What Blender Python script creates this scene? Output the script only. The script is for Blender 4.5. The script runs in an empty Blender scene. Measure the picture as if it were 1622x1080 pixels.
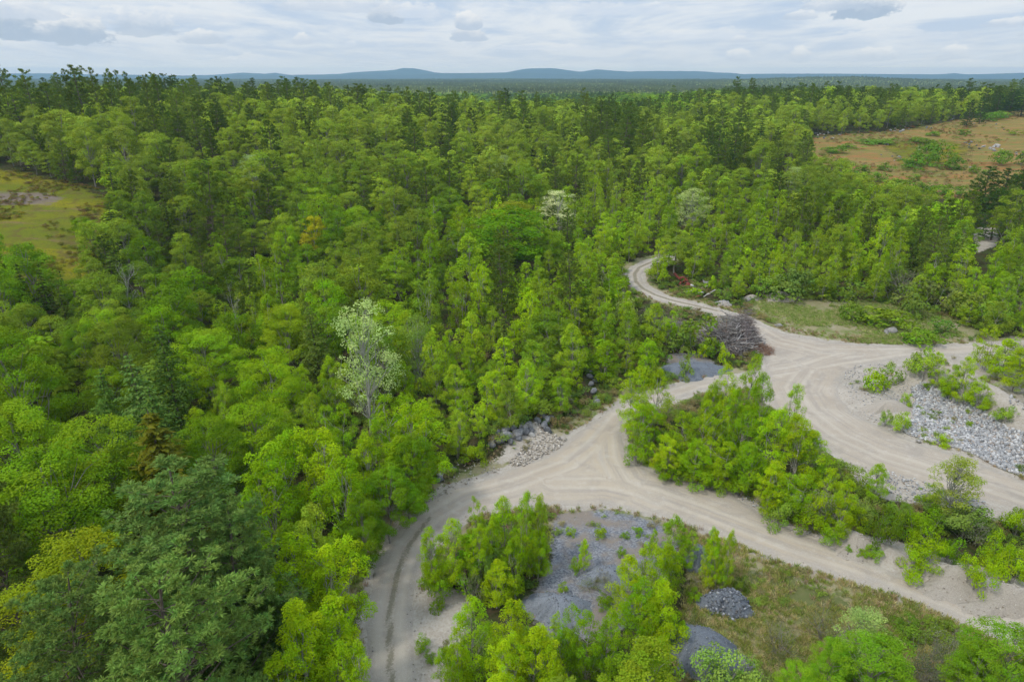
import bpy, math, random
import numpy as np

R_ = np.random.default_rng(7)
sc = bpy.context.scene
COL = sc.collection
PI = math.pi

# ------------------------------------------------------------------ camera model (used to read positions off the photograph)
CAM_Z, PITCH, FPX = 40.0, math.radians(21.2), 1081.0
CP, SP = math.cos(PITCH), math.sin(PITCH)

def proj(X, Y, Z):
    d = Y * CP - (Z - CAM_Z) * SP
    v = Y * SP + (Z - CAM_Z) * CP
    d = np.maximum(d, 1e-3)
    return 811 + FPX * X / d, 540 - FPX * v / d, d

# ------------------------------------------------------------------ noise
def _hash(ix, iy, seed):
    n = (ix.astype(np.int64) * 374761393 + iy.astype(np.int64) * 668265263 + seed * 1442695041) & 0xFFFFFFFF
    n = ((n ^ (n >> 13)) * 1274126177) & 0xFFFFFFFF
    return ((n ^ (n >> 16)) & 0xFFFF) / 65535.0

def vnoise(X, Y, s, seed=0):
    x = np.asarray(X, float) / s; y = np.asarray(Y, float) / s
    ix = np.floor(x); iy = np.floor(y); fx = x - ix; fy = y - iy
    fx = fx * fx * (3 - 2 * fx); fy = fy * fy * (3 - 2 * fy)
    a = _hash(ix, iy, seed); b = _hash(ix + 1, iy, seed); c = _hash(ix, iy + 1, seed); d = _hash(ix + 1, iy + 1, seed)
    return (a * (1 - fx) + b * fx) * (1 - fy) + (c * (1 - fx) + d * fx) * fy

def fbm(X, Y, s, o=4, seed=0):
    t = 0; a = 0.5
    for i in range(o):
        t = t + a * vnoise(X, Y, s / 2 ** i, seed + i * 17); a *= 0.5
    return t / (1 - 0.5 ** o)

def S(a, b, x):
    t = np.clip((np.asarray(x, float) - a) / (b - a), 0, 1)
    return t * t * (3 - 2 * t)

# ------------------------------------------------------------------ terrain
def base_terrain(X, Y):
    X = np.asarray(X, float); Y = np.asarray(Y, float)
    amp = 5 + 9 * S(170, -10, X) + 6 * S(-10, -130, X)
    st = 50 + 90 * S(-110, 20, X)
    t = np.clip((Y - st) / 210, 0, 1); t = t * t * (3 - 2 * t)
    z = amp * t * (1 - S(430, 760, Y))
    z = z + 14 * S(190, 470, Y) * S(60, 170, X) * (1 - S(800, 1500, Y))
    far = S(650, 1500, Y)
    z = z + far * 8 * (fbm(X, Y, 1300, 3, 5) - 0.5) - 7 * far + 5 * S(1600, 3000, Y) + 6 * S(2800, 4600, Y) - 55 * S(4800, 7000, Y)
    z = z + 24 * np.exp(-(((X - 1330) / 420) ** 2 + ((Y - 3000) / 350) ** 2))
    z = z + 3.0 * S(160, 300, Y) * (fbm(X, Y, 90, 2, 9) - 0.5)
    return z

BUMPS = []     # (polyline world, width, height, noise)
def seg_dist(X, Y, pl):
    best = np.full(np.shape(X), 1e9); bs = np.zeros(np.shape(X)); sg = np.zeros(np.shape(X)); acc = 0
    for (x0, y0), (x1, y1) in zip(pl[:-1], pl[1:]):
        dx, dy = x1 - x0, y1 - y0; L = math.hypot(dx, dy) + 1e-9
        t = np.clip(((X - x0) * dx + (Y - y0) * dy) / L ** 2, 0, 1)
        ex = X - x0 - t * dx; ey = Y - y0 - t * dy
        d = np.hypot(ex, ey); m = d < best
        best = np.where(m, d, best); bs = np.where(m, acc + t * L, bs)
        sg = np.where(m, np.sign(dx * ey - dy * ex), sg); acc += L
    return best, bs, sg

def terrain(X, Y):
    z = base_terrain(X, Y)
    X = np.asarray(X, float); Y = np.asarray(Y, float)
    z = z + 0.35 * (fbm(X, Y, 14, 3, 31) - 0.5) * (1 - S(200, 260, Y))
    for pl, w, h, nz in BUMPS:
        xs = [p[0] for p in pl]; ys = [p[1] for p in pl]
        m = (X > min(xs) - 3 * w) & (X < max(xs) + 3 * w) & (Y > min(ys) - 3 * w) & (Y < max(ys) + 3 * w)
        if not np.any(m): continue
        d, s_, _ = seg_dist(X, Y, pl)
        z = z + np.where(m, h * np.exp(-(d / w) ** 2) * (1 - nz + 2 * nz * fbm(X, Y, 5, 3, 77)), 0)
    return z

def unproj(px, py, H=0.0, f=None):
    """the point where the view through a photo pixel meets the terrain (raised by H)"""
    f = f or terrain
    dx = (px - 811) / FPX; dy = (540 - py) / FPX
    d = np.array([dx, CP + dy * SP, -SP + dy * CP])
    ts = np.concatenate([np.linspace(20, 200, 361), np.geomspace(201, 6000, 500)])
    zz = CAM_Z + ts * d[2] - (f(ts * d[0], ts * d[1]) + H)
    k = np.argmax(zz < 0)
    if zz[k] >= 0: return None
    if k == 0: t = ts[0]
    else:
        t = ts[k - 1] + (ts[k] - ts[k - 1]) * zz[k - 1] / (zz[k - 1] - zz[k])
    return float(t * d[0]), float(t * d[1])

def W(pts, f=None):
    return [unproj(x, y, 0, f) for x, y in pts]

def zt(x, y): return float(terrain(np.array([x]), np.array([y]))[0])

BUMPS.append((W([(1462, 606), (1490, 612), (1540, 640), (1590, 672), (1660, 712)], base_terrain), 3.4, 3.6, 0.25))
BUMPS.append((W([(1325, 852), (1352, 862), (1385, 875), (1440, 893), (1500, 918), (1560, 938), (1640, 966)], base_terrain), 1.3, 1.3, 0.75))
BUMPS.append((W([(1345, 622), (1400, 640), (1425, 655)], base_terrain), 2.6, 0.6, 0.4))
BUMPS.append((W([(775, 700), (850, 672), (880, 640), (930, 600)], base_terrain), 2.4, 1.2, 0.3))
BUMPS.append((W([(1180, 470), (1225, 468), (1260, 470)], base_terrain), 2.5, 0.8, 0.5))

# ------------------------------------------------------------------ plan of the place: outlines on the ground
ROAD_A = W([(640, 1600), (606, 1250), (592, 1130), (580, 1040), (576, 985), (582, 930), (598, 880), (625, 838), (660, 803), (705, 775), (760, 757), (805, 742), (850, 726),
            (885, 705), (915, 682), (945, 660), (970, 645), (990, 632), (1040, 617), (1080, 606), (1112, 599), (1150, 597), (1215, 588),
            (1215, 612), (1160, 614), (1112, 618), (1075, 632), (1030, 648), (992, 668), (984, 690), (992, 715), (1012, 735), (1050, 752), (1080, 763),
            (1120, 771), (1164, 784), (1221, 820), (1268, 843), (1321, 862), (1381, 888), (1464, 917), (1548, 947), (1760, 1015), (2300, 1170),
            (2300, 1300), (1760, 1090), (1660, 1048), (1564, 1006), (1498, 973), (1381, 927), (1248, 890), (1164, 858), (1090, 830), (1040, 815), (985, 803),
            (940, 800), (861, 803), (800, 806), (750, 816), (715, 835), (690, 860), (672, 890), (660, 925), (655, 960), (655, 1000), (660, 1040), (675, 1130), (692, 1250), (735, 1600)])
ROAD_C = W([(2600, 505), (1900, 530), (1640, 540), (1551, 543), (1480, 547), (1414, 546), (1360, 545), (1314, 541), (1270, 534), (1241, 527), (1215, 517), (1191, 507),
            (1180, 512), (1205, 535), (1215, 555), (1213, 575), (1210, 600), (1212, 640), (1245, 655), (1280, 682), (1305, 707), (1330, 727), (1380, 747),
            (1430, 763), (1490, 782), (1560, 796), (1700, 822), (2500, 985), (2500, 960), (1900, 835), (1700, 782), (1622, 762), (1580, 743), (1524, 719), (1481, 708), (1414, 684),
            (1385, 669), (1352, 650), (1335, 630), (1330, 612), (1340, 595), (1370, 578), (1441, 567), (1551, 560), (1640, 556), (1900, 550), (2600, 528)])
TRACK_D = W([(1060, 408), (1030, 416), (1012, 424), (1005, 434), (1007, 446), (1018, 457), (1037, 467), (1065, 476), (1100, 484), (1135, 492), (1165, 502), (1205, 520)])
TRACKS = [W([(680, 1600), (645, 1250), (622, 1130), (618, 1040), (617, 980), (626, 920), (645, 868), (680, 820), (740, 785), (820, 765), (900, 735), (945, 700), (980, 660), (1040, 632), (1110, 608), (1230, 590), (1330, 572), (1440, 556), (1640, 548), (1900, 540), (2600, 516)]),
          W([(880, 765), (960, 765), (1040, 783), (1120, 812), (1250, 862), (1381, 905), (1480, 942), (1640, 1012), (1760, 1055), (2300, 1235)]),
          W([(960, 690), (962, 725), (985, 765), (1040, 790)]),
          W([(1440, 557), (1340, 562), (1280, 580), (1255, 615), (1275, 650), (1330, 690), (1400, 722), (1500, 752), (1640, 795), (1900, 850), (2500, 970)]),
          W([(1190, 515), (1235, 540), (1300, 556), (1440, 556)])]

def poly_sdf(X, Y, P):
    X = np.asarray(X, float); Y = np.asarray(Y, float)
    d = np.full(X.shape, 1e18); ins = np.zeros(X.shape, bool); n = len(P)
    for i in range(n):
        x0, y0 = P[i]; x1, y1 = P[(i + 1) % n]
        ex, ey = x1 - x0, y1 - y0; wx, wy = X - x0, Y - y0
        t = np.clip((wx * ex + wy * ey) / (ex * ex + ey * ey + 1e-12), 0, 1)
        d = np.minimum(d, (wx - ex * t) ** 2 + (wy - ey * t) ** 2)
        c = (y0 > Y) != (y1 > Y)
        with np.errstate(divide='ignore', invalid='ignore'):
            xi = (x1 - x0) * (Y - y0) / ((y1 - y0) if y1 != y0 else 1e-12) + x0
        ins ^= c & (X < xi)
    d = np.sqrt(d)
    return np.where(ins, -d, d)

def road_sdf(X, Y):
    d = np.minimum(poly_sdf(X, Y, ROAD_A), poly_sdf(X, Y, ROAD_C))
    d = np.minimum(d, seg_dist(X, Y, TRACK_D)[0] - 1.55)
    return d + 0.9 * (fbm(X, Y, 3.2, 3, 41) - 0.5)

ZONES = {
 'sand': [W([(1330, 725), (1400, 745), (1500, 782), (1640, 805), (1640, 850), (1540, 812), (1470, 800), (1400, 790), (1350, 760)]),
          W([(1330, 600), (1350, 580), (1440, 568), (1560, 560), (1640, 560), (1640, 760), (1530, 715), (1420, 685), (1360, 655), (1335, 630)]),
          W([(1285, 848), (1320, 838), (1400, 850), (1470, 872), (1530, 893), (1640, 925), (1760, 960), (1760, 1020), (1548, 948), (1464, 917), (1381, 888), (1321, 862)]),
          W([(782, 735), (800, 705), (848, 668), (880, 690), (900, 695), (880, 712), (840, 728)]),
          W([(655, 950), (690, 925), (745, 940), (740, 1000), (715, 1060), (690, 1100), (662, 1060)]),
          W([(1200, 482), (1255, 462), (1270, 472), (1230, 480)]),
          W([(1538, 362), (1580, 356), (1580, 388), (1548, 400)]),
          W([(1190, 508), (1240, 526), (1330, 540), (1330, 570), (1240, 590), (1205, 560)])],
 'gravel': [W([(880, 815), (960, 806), (1040, 824), (1075, 860), (1050, 930), (1010, 990), (940, 1010), (880, 1020), (835, 965), (870, 890)]),
            W([(1060, 560), (1110, 558), (1150, 590), (1100, 600), (1055, 590)])],
 'dry': [W([(1090, 850), (1164, 860), (1248, 892), (1381, 930), (1498, 976), (1600, 1025), (1760, 1095), (1900, 1300), (1060, 1300), (1085, 990)])],
 'grass': [W([(1180, 475), (1260, 468), (1380, 478), (1500, 500), (1570, 530), (1551, 542), (1414, 544), (1314, 539), (1241, 525), (1200, 506)])],
 'olive': [W([(-160, 262), (-40, 266), (30, 272), (80, 286), (130, 298), (176, 318), (172, 360), (150, 410), (135, 450), (60, 455), (-60, 430), (-160, 400)])],
 'heath': [W([(1255, 236), (1290, 218), (1340, 213), (1420, 208), (1500, 194), (1560, 184), (1640, 173), (1760, 165), (1760, 332), (1600, 324), (1530, 318), (1450, 310), (1385, 292), (1335, 268), (1280, 254)])],
}
HEATH_GREEN = W([(1330, 232), (1400, 224), (1500, 224), (1560, 250), (1500, 268), (1430, 268), (1370, 250)])

BARE = W([(-60, 302), (0, 304), (70, 305), (105, 316), (80, 325), (20, 326), (-60, 324)])

def zone(name, X, Y):
    d = np.full(np.shape(X), 1e9)
    for P in ZONES[name]: d = np.minimum(d, poly_sdf(X, Y, P))
    return d

# ------------------------------------------------------------------ object helpers
def mesh_np(name, V, F, mat, attrs=None, smooth=False):
    V = np.asarray(V, np.float32); F = np.asarray(F, np.int32)
    me = bpy.data.meshes.new(name); n, k = F.shape
    me.vertices.add(len(V)); me.vertices.foreach_set('co', V.ravel())
    me.loops.add(n * k); me.loops.foreach_set('vertex_index', F.ravel())
    me.polygons.add(n); me.polygons.foreach_set('loop_start', np.arange(0, n * k, k, dtype=np.int32))
    if smooth: me.polygons.foreach_set('use_smooth', np.ones(n, bool))
    for an, (ty, arr) in (attrs or {}).items():
        a = me.attributes.new(an, ty, 'POINT')
        a.data.foreach_set({'FLOAT': 'value', 'INT': 'value', 'FLOAT_VECTOR': 'vector', 'FLOAT_COLOR': 'color'}[ty], np.ascontiguousarray(arr).ravel())
    me.update(calc_edges=True)
    if mat: me.materials.append(mat)
    return me

def link(name, me, parent=None, loc=None, rz=0, sca=None):
    o = bpy.data.objects.new(name, me); COL.objects.link(o)
    if parent: o.parent = parent
    if loc is not None: o.location = loc
    if rz: o.rotation_euler = (0, 0, rz)
    if sca is not None: o.scale = sca
    return o

def tag(o, label=None, cat=None, group=None, kind=None):
    if label: o['label'] = label
    if cat: o['category'] = cat
    if group: o['group'] = group
    if kind: o['kind'] = kind
    return o

# ------------------------------------------------------------------ materials
def newmat(name):
    m = bpy.data.materials.new(name); m.use_nodes = True
    nt = m.node_tree; nt.nodes.clear()
    return m, nt, nt.nodes, nt.links

def N(nt, ty, **kw):
    n = nt.nodes.new(ty)
    for k, v in kw.items():
        if k == 'inp':
            for a, b in v.items():
                n.inputs[a].default_value = b
        else: setattr(n, k, v)
    return n

def math_(nt, op, a, b=None, clamp=False):
    n = nt.nodes.new('ShaderNodeMath'); n.operation = op; n.use_clamp = clamp
    for i, v in enumerate((a, b)):
        if v is None: continue
        if isinstance(v, (int, float)): n.inputs[i].default_value = v
        else: nt.links.new(v, n.inputs[i])
    return n.outputs[0]

def mixc(nt, fac, a, b, mode='MIX'):
    n = nt.nodes.new('ShaderNodeMix'); n.data_type = 'RGBA'; n.blend_type = mode
    for s, v in ((n.inputs['Factor'], fac), (n.inputs[6], a), (n.inputs[7], b)):
        if isinstance(v, (int, float)): s.default_value = v
        elif isinstance(v, tuple): s.default_value = (*v, 1)
        else: nt.links.new(v, s)
    return n.outputs[2]

def ramp(nt, v, a, b):
    n = nt.nodes.new('ShaderNodeMapRange'); n.interpolation_type = 'SMOOTHSTEP'
    nt.links.new(v, n.inputs[0]); n.inputs[1].default_value = a; n.inputs[2].default_value = b
    return n.outputs[0]

def noise(nt, vec, scale, det=4, rough=0.55, dist=0.0):
    n = nt.nodes.new('ShaderNodeTexNoise'); n.inputs['Scale'].default_value = scale
    n.inputs['Detail'].default_value = det; n.inputs['Roughness'].default_value = rough; n.inputs['Distortion'].default_value = dist
    if vec is not None: nt.links.new(vec, n.inputs['Vector'])
    return n.outputs[0]

GAIN = 2.32
def foliage_mat(name, inst=False, trans=0.27, vary=0.62):
    m, nt, nd, ln = newmat(name)
    if inst:
        a = N(nt, 'ShaderNodeAttribute', attribute_type='INSTANCER', attribute_name='tint'); col = a.outputs['Color']
    else:
        a = N(nt, 'ShaderNodeObjectInfo'); col = a.outputs['Color']
    lv = N(nt, 'ShaderNodeAttribute', attribute_name='leaf')
    sep = N(nt, 'ShaderNodeSeparateXYZ'); ln.new(lv.outputs['Vector'], sep.inputs[0])
    v = math_(nt, 'ADD', math_(nt, 'MULTIPLY', sep.outputs[0], vary * GAIN), (1 - vary * 0.5) * GAIN)
    c = mixc(nt, 1.0, col, col, 'MIX')
    hs = N(nt, 'ShaderNodeHueSaturation'); ln.new(c, hs.inputs['Color']); ln.new(v, hs.inputs['Value'])
    ln.new(math_(nt, 'ADD', math_(nt, 'MULTIPLY', sep.outputs[1], 0.045), 0.4775), hs.inputs['Hue'])
    tip = mixc(nt, math_(nt, 'MULTIPLY', sep.outputs[2], 0.5), hs.outputs[0], (0.15, 0.19, 0.035))
    d = N(nt, 'ShaderNodeBsdfDiffuse'); t = N(nt, 'ShaderNodeBsdfTranslucent')
    ln.new(tip, d.inputs['Color'])
    tw = N(nt, 'ShaderNodeHueSaturation', inp={'Hue': 0.485, 'Saturation': 1.12, 'Value': 1.35}); ln.new(tip, tw.inputs['Color']); ln.new(tw.outputs[0], t.inputs['Color'])
    mx = N(nt, 'ShaderNodeMixShader', inp={0: trans}); ln.new(d.outputs[0], mx.inputs[1]); ln.new(t.outputs[0], mx.inputs[2])
    mg = mx
    o = N(nt, 'ShaderNodeOutputMaterial'); ln.new(mg.outputs[0], o.inputs[0])
    return m

def plain_mat(name, c1, c2, scale=3.0, rough=0.9, bump=0.3, objrand=0.0, det=5, c3=None, stretch=None):
    m, nt, nd, ln = newmat(name)
    tc = N(nt, 'ShaderNodeTexCoord'); vec = tc.outputs['Object']
    if stretch:
        mp = N(nt, 'ShaderNodeMapping', inp={'Scale': stretch}); ln.new(vec, mp.inputs[0]); vec = mp.outputs[0]
    n1 = noise(nt, vec, scale, det); n2 = noise(nt, vec, scale * 6, 3)
    c = mixc(nt, ramp(nt, n1, 0.32, 0.68), c1, c2)
    if c3: c = mixc(nt, ramp(nt, n2, 0.5, 0.68), c, c3)
    if objrand:
        oi = N(nt, 'ShaderNodeObjectInfo'); hs = N(nt, 'ShaderNodeHueSaturation'); ln.new(c, hs.inputs['Color'])
        ln.new(math_(nt, 'ADD', math_(nt, 'MULTIPLY', oi.outputs['Random'], objrand), 1 - objrand / 2), hs.inputs['Value']); c = hs.outputs[0]
    p = N(nt, 'ShaderNodeBsdfPrincipled', inp={'Roughness': rough, 'Specular IOR Level': 0.25}); ln.new(c, p.inputs['Base Color'])
    if bump:
        b = N(nt, 'ShaderNodeBump', inp={'Strength': bump, 'Distance': 0.05}); ln.new(n2, b.inputs['Height']); ln.new(b.outputs[0], p.inputs['Normal'])
    o = N(nt, 'ShaderNodeOutputMaterial'); ln.new(p.outputs[0], o.inputs[0])
    return m

M_LEAF = foliage_mat('broad leaves'); M_LEAF_I = foliage_mat('broad leaves far', True)
M_NEEDLE = foliage_mat('needles', trans=0.18, vary=0.7); M_NEEDLE_I = foliage_mat('needles far', True, trans=0.18, vary=0.7)
M_BIRCHBARK = plain_mat('pale birch bark', (0.50, 0.47, 0.42), (0.30, 0.27, 0.23), 2.5, c3=(0.10, 0.09, 0.08), stretch=(1, 1, 0.4))
M_BARK = plain_mat('brown bark', (0.10, 0.075, 0.055), (0.17, 0.14, 0.11), 3.0, bump=0.6, stretch=(2, 2, 0.5))
M_GREYBARK = plain_mat('grey bark', (0.30, 0.28, 0.25), (0.20, 0.18, 0.16), 3.0, bump=0.4)
M_PALEBARK = plain_mat('pale poplar bark', (0.42, 0.42, 0.37), (0.32, 0.31, 0.27), 3.0)
M_DEADWOOD = plain_mat('weathered dead wood', (0.42, 0.40, 0.38), (0.30, 0.28, 0.27), 3.0)

# ------------------------------------------------------------------ shape generators
def unit(a):
    return a / (np.linalg.norm(a, axis=-1, keepdims=True) + 1e-9)

def tube(P, r, n=6):
    P = np.asarray(P, float); k = len(P); r = np.asarray(r, float)
    T = unit(np.gradient(P, axis=0)); ref = np.array([0.31, 0.17, 0.93]) if abs(T[0] @ np.array([0.31, 0.17, 0.93])) < 0.9 else np.array([1.0, 0, 0])
    U = unit(np.cross(T, ref)); Vv = np.cross(T, U)
    a = np.arange(n) * 2 * PI / n
    V = P[:, None] + r[:, None, None] * (np.cos(a)[None, :, None] * U[:, None] + np.sin(a)[None, :, None] * Vv[:, None])
    i = np.arange(k - 1)[:, None] * n; j = np.arange(n)[None]; j2 = (j + 1) % n
    F = np.stack([i + j, i + j2, i + n + j2, i + n + j], -1).reshape(-1, 4)
    return V.reshape(-1, 3), F

class Acc:
    def __init__(s): s.V = []; s.F = []; s.A = []; s.n = 0
    def add(s, V, F, A=None):
        V = np.asarray(V); s.V.append(V); s.F.append(np.asarray(F) + s.n); s.A.append(np.zeros((len(V), 3)) if A is None else A); s.n += len(V)
    def get(s): return np.concatenate(s.V), np.concatenate(s.F), np.concatenate(s.A)
    def mesh(s, name, mat, smooth=False):
        V, F, A = s.get()
        return mesh_np(name, V, F, mat, {'leaf': ('FLOAT_VECTOR', A.astype(np.float32))}, smooth)

def leaf_quads(C, Nn, L, asp, rng, A, axis=None):
    n = len(C)
    rv = rng.normal(size=(n, 3)) if axis is None else axis + rng.normal(size=(n, 3)) * 0.05
    t = unit(rv - (rv * Nn).sum(1, keepdims=True) * Nn); b = np.cross(Nn, t)
    l = (L * rng.uniform(0.7, 1.3, n))[:, None]
    V = np.stack([C - t * l * 0.5, C + b * l * asp * 0.5, C + t * l * 0.5, C - b * l * asp * 0.5], 1).reshape(-1, 3)
    F = np.arange(n * 4).reshape(-1, 4)
    return V, F, np.repeat(A, 4, 0)

def clump_leaves(acc, c, rc, zs, n, L, asp, rng, out, up=0.55, tipv=0.0, low=-0.45):
    d = unit(rng.normal(size=(n * 2, 3))); d = d[d[:, 2] > low][:n]; n = len(d)
    rad = rc * rng.uniform(0.45, 1.15, n) ** 0.6
    P = c + d * rad[:, None] * np.array([1, 1, zs])
    nn = unit(d * 0.8 + out * 0.45 + np.array([0, 0, up]) + rng.normal(size=(n, 3)) * 0.42)
    A = np.stack([np.clip(rng.uniform() * 0.5 + rng.uniform(0, 0.5, n), 0, 1), np.full(n, rng.uniform()) * 0.6 + rng.uniform(0, 0.4, n), np.full(n, tipv) * rng.uniform(0.3, 1, n)], 1)
    acc.add(*leaf_quads(P, nn, L, asp, rng, A))

def curve_pts(a, b, k, sag, rng):
    t = np.linspace(0, 1, k)[:, None]; P = np.array(a) * (1 - t) + np.array(b) * t
    P[1:-1] += rng.normal(size=(k - 2, 3)) * sag
    return P

ENV = {
 'birch': lambda t: np.maximum(1 - t, 0) ** 0.42 * np.minimum(1, 0.5 + 2.0 * t),
 'round': lambda t: np.sqrt(np.maximum(0.02, 1 - ((t - 0.42) / 0.60) ** 2)),
 'wide': lambda t: np.sqrt(np.maximum(0.02, 1 - ((t - 0.5) / 0.53) ** 2)),
 'dome': lambda t: np.sqrt(np.maximum(0.03, 1 - (t / 1.02) ** 2)),
}

def broadleaf(rng, H, R, cb, env, ncl, rc, zs, nl, L, asp=0.62, stems=1, limbs=10, trunk_r=None, spread=0.12, shell=0.3, name='', bark=None, leafmat=None, tipv=0.0, twig=0.02):
    tk = Acc(); cr = Acc(); tr = trunk_r or H * 0.011
    tops = []
    for s_ in range(stems):
        a = rng.uniform(0, 2 * PI); off = (0.12 if stems > 1 else 0) * R
        b0 = np.array([math.cos(a) * off, math.sin(a) * off, -0.25]); lean = spread * R * (1.0 if stems == 1 else 3.2)
        tp = np.array([math.cos(a) * lean, math.sin(a) * lean, H * rng.uniform(0.86, 0.97)])
        P = curve_pts(b0, tp, 7, H * 0.012, rng); V, F = tube(P, np.linspace(tr, tr * 0.18, 7) * (1 if stems == 1 else 0.7), 6); tk.add(V, F); tops.append(P)
    ph = rng.uniform(0, 6, 4)
    cs = []
    for i in range(ncl * 6):
        if len(cs) >= ncl: break
        t = rng.uniform(0, 1) ** 0.85; an = rng.uniform(0, 2 * PI)
        lob = 1 + 0.22 * math.sin(3 * an + ph[0] + 4 * t) + 0.16 * math.sin(5 * an + ph[1] - 7 * t)
        e = R * float(ENV[env](t)) * lob
        rr = e * math.sqrt(rng.uniform(shell, 1)) * 0.86
        axis = tops[i % stems]; z = H * (cb + (1 - cb) * t); k = np.clip(z / H, 0, 1) * 6; k0 = int(min(k, 5)); ax = axis[k0] + (axis[k0 + 1] - axis[k0]) * (k - k0)
        c = np.array([ax[0] * 0.8 + rr * math.cos(an), ax[1] * 0.8 + rr * math.sin(an), z - rc * 0.4])
        r_here = rc * rng.uniform(0.5, 1.4) * (1 - 0.45 * t if env == 'birch' else 1 - 0.15 * t)
        if any(np.linalg.norm((c - q) / np.array([1, 1, max(zs, 0.8)])) < 0.62 * min(r_here, qr) for q, qr in cs): continue
        cs.append((c, r_here))
    if env == 'birch':
        for ax in tops:
            for q in range(3): cs.append((ax[-1] + rng.normal(size=3) * 0.12 * np.array([1, 1, 0.3]) + np.array([0, 0, 0.25 - q * rc * 0.7]), rc * (0.34 + 0.16 * q)))
    per = nl // len(cs)
    for i, (c, rr) in enumerate(cs):
        out = unit(np.array([c[0], c[1], 0.35 * (c[2] - H * 0.55)]) + 1e-6)
        clump_leaves(cr, c, rr, zs, max(8, int(per * (rr / rc) ** 2)), L, asp, rng, out, tipv=tipv)
        if i < limbs or rng.uniform() < 0.2:
            ax = tops[i % stems]; k = int(np.clip(c[2] / H * 6 - rng.uniform(0.6, 1.5), 1, 5))
            P = curve_pts(ax[k], c, 4, 0.06 * np.linalg.norm(c - ax[k]), rng); tk.add(*tube(P, np.linspace(tr * 0.34, twig * 0.5, 4), 4))
    return cr.mesh(name + ' crown', leafmat or M_LEAF), tk.mesh(name + ' trunk', bark or M_BARK, True)

def conifer_pine(rng, H, R, cb, nwh, nbr, ntuft, nsp, L, wid, name, far=False, tip=0.6, flat=0.55, dome=0.72):
    """soft white pine: whorled limbs carrying round pompoms of needles"""
    tk = Acc(); cr = Acc(); tr = H * 0.014
    P = curve_pts((0, 0, -0.3), (rng.normal() * 0.02 * H, rng.normal() * 0.02 * H, H), 8, H * 0.006, rng); tk.add(*tube(P, np.linspace(tr, 0.03, 8), 7))
    cen = []; dirs = []
    for w in range(nwh):
        t = (w + rng.uniform(-0.3, 0.3)) / (nwh - 1); t = min(max(t, 0), 1); z = H * (cb + (1 - cb) * t) * 0.985
        k = z / H * 7; k0 = int(min(k, 6)); ax = P[k0] + (P[k0 + 1] - P[k0]) * (k - k0)
        prof = R * (0.16 + 0.84 * (1 - t) ** dome) * (0.72 + 0.28 * min(1, t * 5 + 0.3))
        a0 = rng.uniform(0, 6)
        for b in range(nbr if t < 0.9 else max(3, nbr // 2)):
            an = a0 + b * 2 * PI / nbr + rng.normal() * 0.25; ln_ = prof * rng.uniform(0.55, 1.15); rise = rng.uniform(0.05, 0.42) + 0.5 * t ** 2
            d = np.array([math.cos(an), math.sin(an), rise]); e = ax + d * ln_
            if not far: tk.add(*tube(np.array([ax, ax + d * ln_ * 0.5 - np.array([0, 0, 0.05 * ln_]), e]), np.linspace(max(0.02, tr * 0.3 * (1 - t) + 0.015), 0.012, 3), 4))
            nt_ = max(3, int(ntuft * (0.35 + 0.65 * ln_ / R)))
            u = rng.uniform(0.25, 1.03, nt_) ** 0.7; side = rng.normal(size=nt_) * 0.30 * ln_ * (1.15 - u)
            q = ax + d * (ln_ * u)[:, None] + np.stack([-math.sin(an) * side, math.cos(an) * side, rng.normal(size=nt_) * 0.10 * ln_ * flat + 0.10], 1)
            cen.append(q); dirs.append(np.repeat(unit(d * np.array([1, 1, 0.6]) + np.array([0, 0, 0.55]))[None], nt_, 0))
    cen.append(P[-1] + np.array([[0, 0, -0.1], [0.15, 0, -0.35], [-0.12, 0.1, -0.3]])); dirs.append(np.repeat(np.array([[0, 0, 1.0]]), 3, 0))
    cen = np.concatenate(cen); dirs = np.concatenate(dirs); n = len(cen)
    hv = rng.uniform(0, 1, (n, 3)); hv[:, 2] = (rng.uniform(size=n) < 0.45) * rng.uniform(0.2, 1, n) * tip
    C = np.repeat(cen, nsp, 0); D = unit(np.repeat(dirs, nsp, 0) * 0.75 + unit(rng.normal(size=(n * nsp, 3))))
    l = L * rng.uniform(0.7, 1.2, n * nsp)
    nn = unit(rng.normal(size=D.shape) + np.array([0, 0, 0.8])); nn = unit(nn - (nn * D).sum(1, keepdims=True) * D)
    A = np.repeat(hv, nsp, 0); A[:, 0] = A[:, 0] * 0.5 + rng.uniform(0, 0.5, len(A))
    b = np.cross(nn, D) * (wid * 0.5); E = C + D * l[:, None]; M = C + D * (l * 0.62)[:, None]
    V = np.stack([C, M + b, E, M - b], 1).reshape(-1, 3)
    cr.add(V, np.arange(len(V)).reshape(-1, 4), np.repeat(A, 4, 0))
    return cr.mesh(name + ' crown', M_NEEDLE_I if far else M_NEEDLE), tk.mesh(name + ' trunk', M_BARK, True)

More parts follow.
